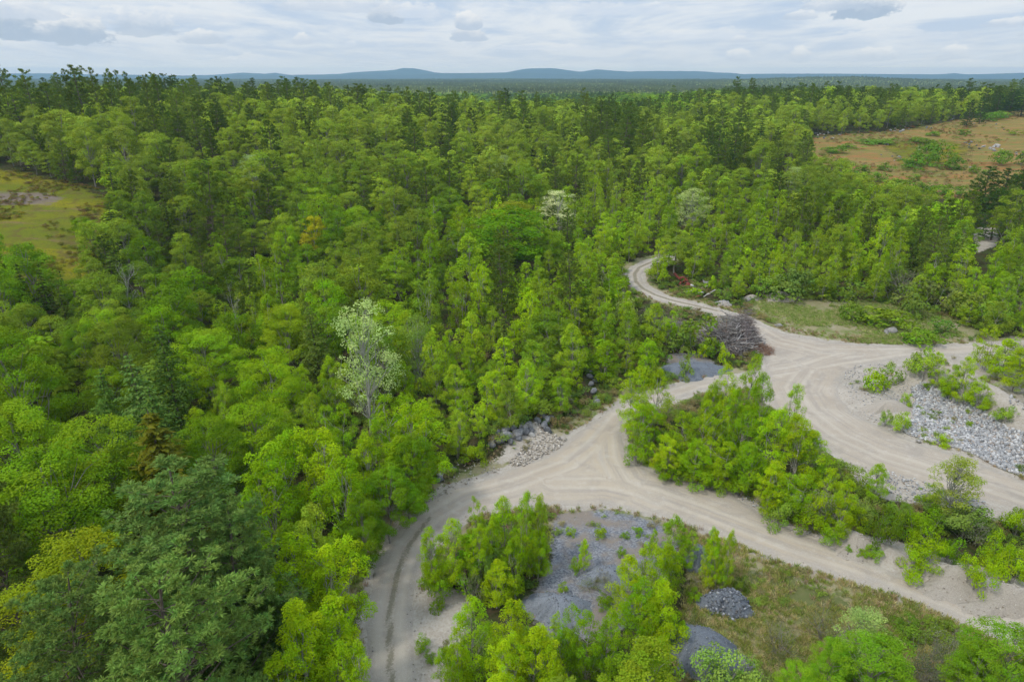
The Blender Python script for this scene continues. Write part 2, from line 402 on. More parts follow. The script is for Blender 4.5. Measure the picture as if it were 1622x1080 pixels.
def conifer_spruce(rng, H, R, cb, nwh, nbr, nspray, L, name, far=False, droop=0.25, ragged=0.25, asp=0.42, bare=0.0):
    """narrow spire: tiers of drooping sprays"""
    tk = Acc(); cr = Acc(); tr = H * 0.012
    P = np.array([(0, 0, -0.3), (0, 0, H * 0.5), (0, 0, H)]); tk.add(*tube(P, [tr, tr * 0.55, 0.015], 6))
    C = []; Nn = []; AX = []; A = []
    for w in range(nwh):
        t = (w + rng.uniform(-0.3, 0.3)) / nwh; t = min(max(t, 0), 1); z = H * (cb + (1 - cb) * t)
        prof = R * (1 - t) ** 0.85 + 0.05 * R
        for b in range(nbr):
            if rng.uniform() < bare: continue
            an = rng.uniform(0, 2 * PI); ln_ = prof * rng.uniform(1 - ragged * 1.6, 1 + ragged); d = np.array([math.cos(an), math.sin(an), -droop + 0.45 * t])
            k = max(3, int(nspray * ln_ / R)); u = rng.uniform(0.12, 1, k)
            side = rng.normal(size=k) * 0.22 * ln_ * (1.1 - u)
            q = np.array([0, 0, z]) + d * (u * ln_)[:, None] + np.stack([-math.sin(an) * side, math.cos(an) * side, -0.18 * u ** 2 * ln_ + rng.normal(size=k) * 0.05 * ln_], 1)
            C.append(q); Nn.append(unit(np.array([d[0] * 0.5, d[1] * 0.5, 0.9]) + rng.normal(size=(k, 3)) * 0.4)); AX.append(unit(d + rng.normal(size=(k, 3)) * 0.45))
            v = rng.uniform(); A.append(np.stack([np.full(k, v * 0.5) + rng.uniform(0, 0.5, k), rng.uniform(0, 1, k), (u > 0.8) * rng.uniform(0, 0.5, k)], 1))
    C = np.concatenate(C); cr.add(*leaf_quads(C, np.concatenate(Nn), L, asp, rng, np.concatenate(A), np.concatenate(AX)))
    return cr.mesh(name + ' crown', M_NEEDLE_I if far else M_NEEDLE), tk.mesh(name + ' trunk', M_BARK, True)

def bare_branches(rng, H, R, name, mat, depth=4, nb=5, r0=None, up=0.45):
    tk = Acc(); r0 = r0 or H * 0.014
    def grow(p, d, l, r, lev):
        e = p + d * l; P = curve_pts(p, e, 4, l * 0.05, rng); tk.add(*tube(P, np.linspace(r, r * 0.5, 4), 5 if lev < 2 else 3))
        if lev >= depth: return
        for i in range(nb + (3 if lev == 0 else 0)):
            t = rng.uniform(0.3 if lev == 0 else 0.25, 1.0); k = t * 3; k0 = int(min(k, 2)); q = P[k0] + (P[k0 + 1] - P[k0]) * (k - k0)
            nd = unit(d * 0.55 + unit(rng.normal(size=3)) * 0.8 + np.array([0, 0, up]))
            grow(q, nd, l * rng.uniform(0.35, 0.6) * (1.0 if lev else R / H * 2.0), max(r * 0.45 * (1.1 - 0.5 * t), 0.008), lev + 1)
    grow(np.array([0, 0, -0.2]), np.array([0.03, 0.02, 1.0]), H * 0.92, r0, 0)
    return tk.mesh(name, mat, True)

def rock_mesh(rng, name, mat, sub=2, sq=(1, 0.8, 0.65), rough=0.16):
    import bmesh
    bm = bmesh.new(); bmesh.ops.create_icosphere(bm, subdivisions=sub, radius=0.5)
    V = np.array([v.co[:] for v in bm.verts]); bm.faces.ensure_lookup_table()
    F = np.array([[v.index for v in f.verts] for f in bm.faces]); bm.free()
    for _ in range(9):
        n = unit(rng.normal(size=3)); h = rng.uniform(0.27, 0.44); d = V @ n; V = V - np.maximum(d - h, 0)[:, None] * n * 0.92
    V = V * np.array(sq) * rng.uniform(0.75, 1.25, 3) * (1 + rough * (rng.uniform(size=(len(V), 1)) - 0.5))
    return mesh_np(name, V, F, mat)

def pebbles(acc_pts, rng, sz):
    """many little angular stones in one mesh"""
    ph = (1 + 5 ** 0.5) / 2
    I = unit(np.array([(-1, ph, 0), (1, ph, 0), (-1, -ph, 0), (1, -ph, 0), (0, -1, ph), (0, 1, ph), (0, -1, -ph), (0, 1, -ph), (ph, 0, -1), (ph, 0, 1), (-ph, 0, -1), (-ph, 0, 1)], float))
    IF = np.array([(0, 11, 5), (0, 5, 1), (0, 1, 7), (0, 7, 10), (0, 10, 11), (1, 5, 9), (5, 11, 4), (11, 10, 2), (10, 7, 6), (7, 1, 8), (3, 9, 4), (3, 4, 2), (3, 2, 6), (3, 6, 8), (3, 8, 9), (4, 9, 5), (2, 4, 11), (6, 2, 10), (8, 6, 7), (9, 8, 1)])
    n = len(acc_pts); B = I[None] * rng.uniform(0.6, 1.25, (n, 12, 1)); B = B * rng.uniform(0.55, 1.2, (n, 1, 3))
    q = rng.normal(size=(n, 4)); q /= np.linalg.norm(q, axis=1, keepdims=True); w, x, y, z = q.T
    Rm = np.stack([np.stack([1 - 2 * (y * y + z * z), 2 * (x * y - z * w), 2 * (x * z + y * w)], -1), np.stack([2 * (x * y + z * w), 1 - 2 * (x * x + z * z), 2 * (y * z - x * w)], -1), np.stack([2 * (x * z - y * w), 2 * (y * z + x * w), 1 - 2 * (x * x + y * y)], -1)], 1)
    V = np.einsum('nij,nkj->nki', Rm, B) * 0.5 * np.asarray(sz)[:, None, None] + np.asarray(acc_pts)[:, None]
    F = (IF[None] + (np.arange(n) * 12)[:, None, None]).reshape(-1, 3)
    A = np.repeat(rng.uniform(size=(n, 3)), 12, 0)
    return V.reshape(-1, 3), F, A

# ------------------------------------------------------------------ world, sun, camera
SUN_EL, SUN_AZ = math.radians(52), math.radians(-125)       # azimuth measured from +Y towards +X
def build_world():
    w = bpy.data.worlds.new('World'); sc.world = w; w.use_nodes = True
    nt = w.node_tree; nt.nodes.clear(); ln = nt.links
    tc = N(nt, 'ShaderNodeTexCoord'); gen = tc.outputs['Generated']
    sky = N(nt, 'ShaderNodeTexSky', sky_type='NISHITA', sun_disc=False); sky.sun_elevation = SUN_EL; sky.sun_rotation = SUN_AZ; sky.air_density = 1.0; sky.dust_density = 1.5
    sep = N(nt, 'ShaderNodeSeparateXYZ'); ln.new(gen, sep.inputs[0]); x, y, z = sep.outputs
    el = math_(nt, 'ARCSINE', z); az = math_(nt, 'ARCTAN2', x, y)
    zz = math_(nt, 'ADD', math_(nt, 'MAXIMUM', z, 0.0), 0.06)
    pl = N(nt, 'ShaderNodeCombineXYZ'); ln.new(math_(nt, 'DIVIDE', x, zz), pl.inputs[0]); ln.new(math_(nt, 'DIVIDE', y, zz), pl.inputs[1])
    mp = N(nt, 'ShaderNodeMapping', inp={'Scale': (0.9, 0.5, 1), 'Rotation': (0, 0, 0.35)}); ln.new(pl.outputs[0], mp.inputs[0])
    n1 = noise(nt, mp.outputs[0], 0.75, 7, 0.62, 0.9); n2 = noise(nt, mp.outputs[0], 1.7, 6, 0.6, 0.3)
    lay = ramp(nt, math_(nt, 'ADD', math_(nt, 'MULTIPLY', n1, 0.65), math_(nt, 'MULTIPLY', n2, 0.35)), 0.38, 0.60)
    lo = mixc(nt, lay, (0.51, 0.64, 0.83), (0.825, 0.87, 0.93))
    lo = mixc(nt, ramp(nt, el, 0.0, 0.07), mixc(nt, 0.6, lo, (0.60, 0.69, 0.825)), lo)
    tau = math_(nt, 'MINIMUM', math_(nt, 'DIVIDE', 110 * HAZE, math_(nt, 'MAXIMUM', z, 0.0005)), 1.2)      # added horizon glow in the sky colour, offsets the haze box's blue darkening
    gl = N(nt, 'ShaderNodeVectorMath', operation='SCALE'); gl.inputs[0].default_value = GLOW; ln.new(math_(nt, 'SUBTRACT', math_(nt, 'EXPONENT', tau), 1.0), gl.inputs['Scale'])
    ang = N(nt, 'ShaderNodeCombineXYZ'); ln.new(az, ang.inputs[0]); ln.new(math_(nt, 'MULTIPLY', el, 1.8), ang.inputs[1])
    w1 = noise(nt, ang.outputs[0], 30, 7, 0.66); w2 = noise(nt, ang.outputs[0], 90, 5, 0.62)
    wob = math_(nt, 'ADD', math_(nt, 'MULTIPLY', math_(nt, 'SUBTRACT', w1, 0.5), 2.3), math_(nt, 'MULTIPLY', math_(nt, 'SUBTRACT', w2, 0.5), 0.9))
    c = lo
    # photo px of the small cumulus: x, y(base), half width, height, darkness, solidity
    for (cx, by, hw, hh, dk, sol) in ((30, 52, 75, 42, 0.75, 1.0), (120, 60, 60, 40, 0.7, 1.0), (225, 49, 55, 30, 0.6, 0.75), (325, 66, 40, 20, 0.5, 0.85), (480, 67, 20, 16, 0.35, 0.85), (555, 71, 14, 8, 0.2, 0.6),
                                      (610, 32, 34, 26, 0.65, 0.95), (740, 61, 38, 24, 0.5, 1.0), (742, 42, 30, 26, 0.5, 1.0), (660, 24, 60, 20, 0.15, 0.6), (540, 14, 120, 22, 0.4, 0.6), (1367, 22, 58, 34, 0.72, 1.0), (1330, 12, 70, 20, 0.5, 0.7), (1265, 29, 32, 12, 0.5, 0.7), (1172, 66, 20, 10, 0.35, 0.8),
                                      (1168, 94, 22, 18, 0.45, 0.7), (1268, 95, 24, 20, 0.45, 0.8), (1385, 93, 36, 18, 0.45, 0.7), (1505, 95, 26, 24, 0.4, 0.85), (1530, 104, 50, 9, 0.25, 0.5), (1600, 40, 40, 10, 0.4, 0.7), (400, 98, 60, 12, 0.15, 0.5), (250, 30, 130, 20, 0.3, 0.5), (0, 22, 90, 30, 0.35, 0.8), (860, 78, 110, 10, 0.1, 0.5), (1090, 60, 150, 14, 0.12, 0.4), (1420, 60, 120, 14, 0.2, 0.4), (980, 20, 130, 16, 0.15, 0.4),
                                      (-90, 40, 90, 45, 0.7, 1.0), (1720, 60, 80, 40, 0.6, 0.9), (890, -60, 160, 60, 0.5, 0.8), (400, -80, 140, 60, 0.6, 0.8)):
        dx = (cx - 811) / FPX; dy = (540 - by) / FPX; v = np.array([dx, CP + dy * SP, -SP + dy * CP]); v /= np.linalg.norm(v)
        a0 = math.atan2(v[0], v[1]); e0 = math.asin(v[2]); sx = hw / FPX * 0.82; sy = hh / FPX * 0.92
        u = math_(nt, 'DIVIDE', math_(nt, 'SUBTRACT', az, a0), sx); h = math_(nt, 'DIVIDE', math_(nt, 'SUBTRACT', el, e0), sy)
        up = math_(nt, 'MAXIMUM', h, 0.0); dn = math_(nt, 'MULTIPLY', math_(nt, 'MINIMUM', h, 0.0), 3.5)
        rr = math_(nt, 'SQRT', math_(nt, 'ADD', math_(nt, 'MULTIPLY', u, u), math_(nt, 'ADD', math_(nt, 'MULTIPLY', up, up), math_(nt, 'MULTIPLY', dn, dn))))
        den = math_(nt, 'MULTIPLY', ramp(nt, math_(nt, 'ADD', math_(nt, 'SUBTRACT', 1.05, rr), math_(nt, 'MULTIPLY', wob, 0.75)), 0.12, 0.36), sol)
        shade = ramp(nt, math_(nt, 'ADD', h, math_(nt, 'MULTIPLY', wob, 0.55)), 0.0, 0.85)
        body = mixc(nt, shade, (0.80 - 0.56 * dk, 0.86 - 0.48 * dk, 0.97 - 0.40 * dk), (0.93 - 0.6 * max(0, dk - 0.72), 0.94 - 0.55 * max(0, dk - 0.72), 0.96 - 0.45 * max(0, dk - 0.72)))
        c = mixc(nt, den, c, body)
    ad = N(nt, 'ShaderNodeVectorMath', operation='ADD'); ln.new(c, ad.inputs[0]); ln.new(gl.outputs[0], ad.inputs[1]); c = ad.outputs[0]
    bright = math_(nt, 'ADD', math_(nt, 'MULTIPLY', ramp(nt, el, 0.14, 0.9), 0.65), 1.0)      # an overcast dome is brightest overhead
    bc = N(nt, 'ShaderNodeVectorMath', operation='SCALE'); ln.new(c, bc.inputs[0]); ln.new(math_(nt, 'MULTIPLY', bright, 10.0), bc.inputs['Scale'])
    m = mixc(nt, 0.9, sky.outputs[0], bc.outputs[0])
    bg = N(nt, 'ShaderNodeBackground', inp={'Strength': 0.1}); ln.new(m, bg.inputs[0])
    o = N(nt, 'ShaderNodeOutputWorld'); ln.new(bg.outputs[0], o.inputs[0])
    w.cycles.sampling_method = 'MANUAL'; w.cycles.sample_map_resolution = 512
    L = bpy.data.lights.new('sun', 'SUN'); L.energy = 2.1; L.angle = math.radians(8); L.color = (1, 0.95, 0.87)
    o = bpy.data.objects.new('sun', L); COL.objects.link(o)
    d = np.array([math.cos(SUN_EL) * math.sin(SUN_AZ), math.cos(SUN_EL) * math.cos(SUN_AZ), math.sin(SUN_EL)])
    import mathutils
    o.rotation_euler = mathutils.Vector(-d).to_track_quat('-Z', 'Y').to_euler()
    c_ = bpy.data.cameras.new('camera'); c_.lens = 24.0; c_.sensor_width = 36.0; c_.clip_end = 30000; c_.clip_start = 0.5
    co = bpy.data.objects.new('camera', c_); COL.objects.link(co); co.location = (0, 0, CAM_Z); co.rotation_euler = (PI / 2 - PITCH, 0, 0); sc.camera = co
    sc.view_settings.view_transform = 'Standard'; sc.view_settings.look = 'None'; sc.view_settings.exposure = EXPOSURE; sc.view_settings.gamma = 1
    cy = sc.cycles; cy.max_bounces = 8; cy.diffuse_bounces = 5; cy.glossy_bounces = 1; cy.transmission_bounces = 5; cy.volume_bounces = 0; cy.transparent_max_bounces = 4
    cy.use_denoising = DENOISE; cy.use_adaptive_sampling = True; cy.adaptive_threshold = 0.02; cy.caustics_reflective = False; cy.caustics_refractive = False
DENOISE = True
EXPOSURE = 0.0
HAZE = 1.15e-4; GLOW = (0.40, 0.30, 0.13)
build_world()

# ------------------------------------------------------------------ ground sheet
def ground_material():
    m, nt, nd, ln = newmat('ground')
    geo = N(nt, 'ShaderNodeNewGeometry'); P = geo.outputs['Position']
    A = N(nt, 'ShaderNodeAttribute', attribute_name='mask_a'); B = N(nt, 'ShaderNodeAttribute', attribute_name='mask_b')
    sa = N(nt, 'ShaderNodeSeparateXYZ'); ln.new(A.outputs['Vector'], sa.inputs[0]); sb = N(nt, 'ShaderNodeSeparateXYZ'); ln.new(B.outputs['Vector'], sb.inputs[0])
    big = noise(nt, P, 0.05, 4); mid = noise(nt, P, 0.35, 5, 0.6); fine = noise(nt, P, 2.2, 5, 0.65); vf = noise(nt, P, 9.0, 3, 0.6)
    jit = math_(nt, 'ADD', math_(nt, 'MULTIPLY', math_(nt, 'SUBTRACT', mid, 0.5), 0.9), math_(nt, 'MULTIPLY', math_(nt, 'SUBTRACT', fine, 0.5), 0.8))
    def msk(s, a=0.36, b=0.62): return ramp(nt, math_(nt, 'ADD', s, jit), a, b)
    c = mixc(nt, ramp(nt, fine, 0.35, 0.65), (0.030, 0.036, 0.012), (0.085, 0.065, 0.038))
    c = mixc(nt, ramp(nt, mid, 0.45, 0.65), c, (0.055, 0.080, 0.020))
    # dry meadow: straw, olive and bare brown patches
    dry = mixc(nt, ramp(nt, mid, 0.35, 0.62), (0.25, 0.21, 0.11), (0.15, 0.17, 0.055)); dry = mixc(nt, ramp(nt, fine, 0.5, 0.75), dry, (0.34, 0.28, 0.185)); dry = mixc(nt, ramp(nt, big, 0.48, 0.6), dry, mixc(nt, fine, (0.075, 0.11, 0.03), (0.17, 0.16, 0.07)))
    c = mixc(nt, msk(sa.outputs[2]), c, dry)
    gr = mixc(nt, ramp(nt, mid, 0.36, 0.58), (0.15, 0.185, 0.055), (0.27, 0.24, 0.135)); gr = mixc(nt, ramp(nt, fine, 0.52, 0.68), gr, (0.32, 0.27, 0.18)); gr = mixc(nt, ramp(nt, noise(nt, P, 0.16, 4, 0.6), 0.53, 0.66), gr, (0.33, 0.285, 0.21))
    c = mixc(nt, msk(sb.outputs[0]), c, gr)
    st = N(nt, 'ShaderNodeMapping', inp={'Scale': (0.25, 1.0, 1.0)}); ln.new(P, st.inputs[0]); stn = noise(nt, st.outputs[0], 0.10, 5, 0.6, 0.5); stf = noise(nt, st.outputs[0], 0.28, 6, 0.7, 0.6)
    ol = mixc(nt, ramp(nt, stn, 0.38, 0.62), (0.215, 0.195, 0.015), (0.135, 0.155, 0.018)); ol = mixc(nt, ramp(nt, stf, 0.54, 0.68), ol, (0.20, 0.13, 0.065)); ol = mixc(nt, ramp(nt, mid, 0.48, 0.68), ol, (0.13, 0.105, 0.035)); ol = mixc(nt, ramp(nt, fine, 0.5, 0.7), ol, (0.075, 0.105, 0.022)); BR = N(nt, 'ShaderNodeAttribute', attribute_name='bare'); ol = mixc(nt, ramp(nt, math_(nt, 'ADD', BR.outputs['Fac'], math_(nt, 'MULTIPLY', math_(nt, 'SUBTRACT', stf, 0.5), 3.0)), 0.35, 0.9), ol, mixc(nt, mid, (0.24, 0.19, 0.165), (0.13, 0.11, 0.07)))
    c = mixc(nt, msk(sb.outputs[1]), c, ol)
    he = mixc(nt, ramp(nt, stn, 0.38, 0.6), (0.29, 0.145, 0.055), (0.30, 0.20, 0.075)); he = mixc(nt, ramp(nt, stf, 0.42, 0.56), he, (0.18, 0.175, 0.05)); he = mixc(nt, ramp(nt, mid, 0.5, 0.7), he, (0.235, 0.15, 0.068)); he = mixc(nt, ramp(nt, stf, 0.66, 0.73), he, (0.36, 0.31, 0.23)); he = mixc(nt, ramp(nt, fine, 0.62, 0.75), he, (0.11, 0.10, 0.04))
    c = mixc(nt, msk(sb.outputs[2]), c, he)
    vor = N(nt, 'ShaderNodeTexVoronoi', inp={'Scale': 7.0}); ln.new(P, vor.inputs['Vector'])
    gv = N(nt, 'ShaderNodeSeparateXYZ'); ln.new(vor.outputs['Color'], gv.inputs[0])
    gra = mixc(nt, gv.outputs[0], (0.12, 0.13, 0.15), (0.27, 0.275, 0.29)); gra = mixc(nt, ramp(nt, mid, 0.42, 0.64), gra, (0.23, 0.195, 0.16)); gra = mixc(nt, ramp(nt, fine, 0.62, 0.75), gra, (0.10, 0.13, 0.05))
    c = mixc(nt, msk(sa.outputs[1]), c, gra)
    sd = mixc(nt, ramp(nt, mid, 0.35, 0.65), (0.39, 0.345, 0.285), (0.31, 0.27, 0.22)); sd = mixc(nt, ramp(nt, fine, 0.58, 0.72), sd, (0.25, 0.22, 0.18)); sd = mixc(nt, math_(nt, 'MULTIPLY', gv.outputs[1], 0.35), sd, (0.55, 0.52, 0.48))
    c = mixc(nt, msk(sa.outputs[0]), c, sd)
    p = N(nt, 'ShaderNodeBsdfPrincipled', inp={'Roughness': 1.0, 'Specular IOR Level': 0.0}); ln.new(c, p.inputs['Base Color'])
    b = N(nt, 'ShaderNodeBump', inp={'Strength': 0.7, 'Distance': 0.12}); ln.new(math_(nt, 'ADD', fine, math_(nt, 'MULTIPLY', vf, 0.4)), b.inputs['Height']); ln.new(b.outputs[0], p.inputs['Normal'])
    o = N(nt, 'ShaderNodeOutputMaterial'); ln.new(p.outputs[0], o.inputs[0])
    return m

def grid_axis(lo, hi, d0, outer_lo, outer_hi, grow=1.09):
    mid = np.arange(lo, hi + 1e-6, d0); a = [lo]; st = d0
    while a[-1] > outer_lo: st *= grow; a.append(a[-1] - st)
    b = [hi]; st = d0
    while b[-1] < outer_hi: st *= grow; b.append(b[-1] + st)
    return np.concatenate([np.array(a[1:])[::-1], mid, np.array(b[1:])])

def build_ground():
    gx = grid_axis(-75, 110, 0.5, -8200, 8200, 1.06); gy = grid_axis(26, 175, 0.5, -260, 8300, 1.045)
    X, Y = np.meshgrid(gx, gy); nx, ny = len(gx), len(gy)
    Z = terrain(X, Y)
    near = (X > -120) & (X < 300) & (Y > 0) & (Y < 260); idx = np.where(near)
    rs = np.full(X.shape, 99.0); rs[idx] = road_sdf(X[idx], Y[idx])
    Z = Z - 0.10 * (1 - S(-0.5, 0.9, rs)) + 0.22 * (fbm(X, Y, 2.4, 3, 3) - 0.5) * S(0.2, 2.5, rs) * (1 - S(150, 220, Y))
    MA = np.zeros((ny, nx, 3), np.float32); MB = np.zeros((ny, nx, 3), np.float32)
    big = (X > -400) & (X < 700) & (Y > 0) & (Y < 900); bi = np.where(big); xb, yb = X[bi], Y[bi]
    def put(M, ch, name, soft):
        M[bi[0], bi[1], ch] = np.maximum(M[bi[0], bi[1], ch], 1 - S(-soft, soft, zone(name, xb, yb)))
    put(MA, 0, 'sand', 1.6); put(MA, 1, 'gravel', 2.0); put(MA, 2, 'dry', 1.2); put(MB, 0, 'grass', 2.5); put(MB, 1, 'olive', 5.0); put(MB, 2, 'heath', 9.0)
    MA[..., 0] = np.maximum(MA[..., 0], 0.95 * (1 - S(0.0, 1.3, rs)))
    MB[..., 0] = np.maximum(MB[..., 0], 0.70 * (1 - S(1.0, 5.0, rs)))
    hg = 1 - S(-16, 14, poly_sdf(xb, yb, HEATH_GREEN) + 50 * (fbm(xb, yb, 40, 3, 12) - 0.5)); MB[bi[0], bi[1], 1] = np.maximum(MB[bi[0], bi[1], 1], hg); MB[bi[0], bi[1], 2] *= (1 - hg)
    BA = np.zeros((ny, nx), np.float32); BA[bi] = np.maximum(1 - S(-2, 2, poly_sdf(xb, yb, BARE)), 0)
    V = np.stack([X, Y, Z], -1).reshape(-1, 3)
    i = (np.arange(ny - 1)[:, None] * nx + np.arange(nx - 1)[None]).ravel()
    F = np.stack([i, i + 1, i + nx + 1, i + nx], 1)
    me = mesh_np('ground', V, F, ground_material(), {'mask_a': ('FLOAT_VECTOR', MA.reshape(-1, 3)), 'mask_b': ('FLOAT_VECTOR', MB.reshape(-1, 3)), 'bare': ('FLOAT', BA.ravel())}, True)
    tag(link('ground', me), kind='structure')
build_ground()

def road_material():
    m, nt, nd, ln = newmat('packed gravel road')
    geo = N(nt, 'ShaderNodeNewGeometry'); P = geo.outputs['Position']
    T = N(nt, 'ShaderNodeAttribute', attribute_name='track'); sp = N(nt, 'ShaderNodeSeparateXYZ'); ln.new(T.outputs['Vector'], sp.inputs[0])
    d, s, e = sp.outputs           # distance from a wheel path's centre line, distance along it, distance inside the road's edge
    uv = N(nt, 'ShaderNodeCombineXYZ'); ln.new(math_(nt, 'MULTIPLY', d, 1.1), uv.inputs[0]); ln.new(math_(nt, 'MULTIPLY', s, 0.05), uv.inputs[1])
    streak = noise(nt, uv.outputs[0], 1.5, 6, 0.65, 0.15); big = noise(nt, P, 0.12, 4); mid = noise(nt, P, 0.8, 5, 0.6); fine = noise(nt, P, 5.0, 4, 0.65); vf = noise(nt, P, 16, 3)
    c = mixc(nt, ramp(nt, big, 0.35, 0.65), (0.435, 0.38, 0.31), (0.38, 0.32, 0.25))
    TN = N(nt, 'ShaderNodeAttribute', attribute_name='tan'); c = mixc(nt, math_(nt, 'MULTIPLY', TN.outputs['Fac'], 0.9), c, (0.44, 0.365, 0.265)); c = mixc(nt, math_(nt, 'MULTIPLY', ramp(nt, noise(nt, P, 0.28, 5, 0.6, 0.8), 0.50, 0.70), 0.6), c, (0.27, 0.24, 0.205))
    c = mixc(nt, math_(nt, 'MULTIPLY', ramp(nt, streak, 0.42, 0.66), 0.8), c, (0.33, 0.29, 0.245)); c = mixc(nt, math_(nt, 'MULTIPLY', ramp(nt, mid, 0.5, 0.75), 0.5), c, (0.49, 0.445, 0.385))
    rut = math_(nt, 'MULTIPLY', ramp(nt, math_(nt, 'ABSOLUTE', math_(nt, 'SUBTRACT', math_(nt, 'ABSOLUTE', d), 0.85)), 0.55, 0.05), 0.32); c = mixc(nt, rut, c, (0.52, 0.465, 0.385))
    edge = ramp(nt, math_(nt, 'ADD', e, math_(nt, 'MULTIPLY', math_(nt, 'SUBTRACT', mid, 0.5), 2.4)), 1.3, 0.1); c = mixc(nt, math_(nt, 'MULTIPLY', edge, 0.9), c, mixc(nt, fine, (0.26, 0.22, 0.17), (0.44, 0.41, 0.37)))
    R2 = N(nt, 'ShaderNodeAttribute', attribute_name='strip'); strip = ramp(nt, math_(nt, 'ADD', R2.outputs['Fac'], math_(nt, 'MULTIPLY', math_(nt, 'SUBTRACT', fine, 0.5), 1.1)), 0.35, 0.75)
    c = mixc(nt, math_(nt, 'MULTIPLY', strip, 0.7), c, mixc(nt, mid, (0.17, 0.135, 0.095), (0.15, 0.15, 0.075)))
    c = mixc(nt, ramp(nt, vf, 0.60, 0.75), c, (0.30, 0.28, 0.26)); c = mixc(nt, math_(nt, 'MULTIPLY', ramp(nt, vf, 0.42, 0.30), 0.5), c, (0.62, 0.60, 0.56))
    p = N(nt, 'ShaderNodeBsdfPrincipled', inp={'Roughness': 1.0, 'Specular IOR Level': 0.0}); ln.new(c, p.inputs['Base Color'])
    b = N(nt, 'ShaderNodeBump', inp={'Strength': 0.5, 'Distance': 0.05}); ln.new(math_(nt, 'ADD', math_(nt, 'MULTIPLY', streak, 0.35), fine), b.inputs['Height']); ln.new(b.outputs[0], p.inputs['Normal'])
    o = N(nt, 'ShaderNodeOutputMaterial'); ln.new(p.outputs[0], o.inputs[0])
    return m

def build_road():
    d0 = 0.45; gx = np.arange(-22, 215, d0); gy = np.arange(6, 185, d0); X, Y = np.meshgrid(gx, gy); nx, ny = len(gx), len(gy)
    sd = road_sdf(X, Y); gxd, gyd = np.gradient(sd, d0, axis=1), np.gradient(sd, d0, axis=0)
    g = gxd ** 2 + gyd ** 2 + 1e-6; inside = sd < 0
    cell = inside[:-1, :-1] | inside[1:, :-1] | inside[:-1, 1:] | inside[1:, 1:]
    mv = np.clip(sd / g, 0, d0 * 1.2) * (~inside); X2 = X - mv * gxd; Y2 = Y - mv * gyd
    best = np.full(X.shape, 1e9); D = np.zeros(X.shape); Sa = np.zeros(X.shape)
    for pl in TRACKS + [TRACK_D]:
        d, s_, sg = seg_dist(X2, Y2, pl); k = d < best; best = np.where(k, d, best); D = np.where(k, d * sg, D); Sa = np.where(k, s_ + 40 * len(pl), Sa)
    Z = terrain(X2, Y2) + 0.03 - 0.018 * np.exp(-((np.abs(D) - 0.85) / 0.35) ** 2) - 0.15 * S(0.7, 0, -sd)
    st = np.maximum(np.exp(-(seg_dist(X2, Y2, TRACKS[0][:8])[0] / 0.30) ** 2) * (1 - S(52, 68, Y2)), 0.95 * np.exp(-(seg_dist(X2, Y2, TRACK_D[:-2])[0] / 0.5) ** 2))
    (fx, fy), (fx2, fy2) = unproj(955, 715), unproj(1240, 860); tan = np.maximum(np.exp(-((X2 - fx) / 7) ** 2 - ((Y2 - fy) / 10) ** 2), 0.6 * np.exp(-((X2 - fx2) / 14) ** 2 - ((Y2 - fy2) / 8) ** 2)) * (0.4 + 1.0 * fbm(X2, Y2, 4, 3, 52))
    i = (np.arange(ny - 1)[:, None] * nx + np.arange(nx - 1)[None])[cell]; F = np.stack([i, i + 1, i + nx + 1, i + nx], 1)
    used = np.unique(F); mp = np.full(nx * ny, -1); mp[used] = np.arange(len(used))
    V = np.stack([X2, Y2, Z], -1).reshape(-1, 3)[used]; T = np.stack([D, Sa, np.maximum(-sd, 0)], -1).reshape(-1, 3)[used]
    me = mesh_np('road', V, mp[F], road_material(), {'track': ('FLOAT_VECTOR', T.astype(np.float32)), 'strip': ('FLOAT', st.ravel()[used].astype(np.float32)), 'tan': ('FLOAT', tan.ravel()[used].astype(np.float32))}, True)
    tag(link('road', me), kind='structure')
build_road()

def build_hills():
    prof = [(-300, 121), (60, 121), (130, 121), (260, 123), (300, 121), (340, 120.5), (385, 117.5), (420, 119.5), (435, 117.5), (470, 121), (540, 119), (570, 116), (600, 114.5), (625, 113.5), (640, 110.5), (655, 110.2), (690, 116), (740, 119), (800, 117.5),
            (830, 112.5), (870, 110.3), (900, 113), (920, 115), (945, 111.6), (960, 113.5), (1000, 116), (1030, 114.8), (1110, 115.3), (1150, 117), (1220, 121), (1245, 119), (1270, 121), (1370, 121), (1470, 120.5), (1510, 117.5), (1540, 119.5), (1590, 122), (1622, 121), (1900, 120)]
    px = np.linspace(-280, 1880, 520); py = np.interp(px, [p[0] for p in prof], [p[1] for p in prof]) + 2.6 * (fbm(px, px * 0, 42, 3, 6) - 0.5); az = (px - 811) / FPX / (CP * 1.0 + (540 - 118) / FPX * SP)
    el = (121.2 - py) / FPX * 0.95
    rr = np.linspace(7600, 11600, 34); Rr, K = np.meshgrid(rr, np.arange(520), indexing='ij')
    yy = Rr; xx = Rr * az[K]
    top = np.maximum(el[K] * 9600, -8) + CAM_Z + 6
    b = np.exp(-((Rr - 9600) / 1000) ** 2)
    z = top * b + 14 * (fbm(xx, yy, 700, 4, 8) - 0.5) * b + (-10) * (1 - b)
    z2 = (35 + 45 * fbm(xx, yy * 0 + 3.0, 1500, 3, 21)) * np.exp(-((Rr - 8300) / 420) ** 2)
    z = np.maximum(z, z2)
    V = np.stack([xx, yy, z], -1).reshape(-1, 3); nx = 520
    i = (np.arange(33)[:, None] * nx + np.arange(nx - 1)[None]).ravel(); F = np.stack([i, i + 1, i + nx + 1, i + nx], 1)
    m = plain_mat('wooded hills', (0.035, 0.06, 0.022), (0.055, 0.085, 0.03), 0.004, bump=0)
    tag(link('hills', mesh_np('hills', V, F, m, None, True)), kind='structure')
build_hills()

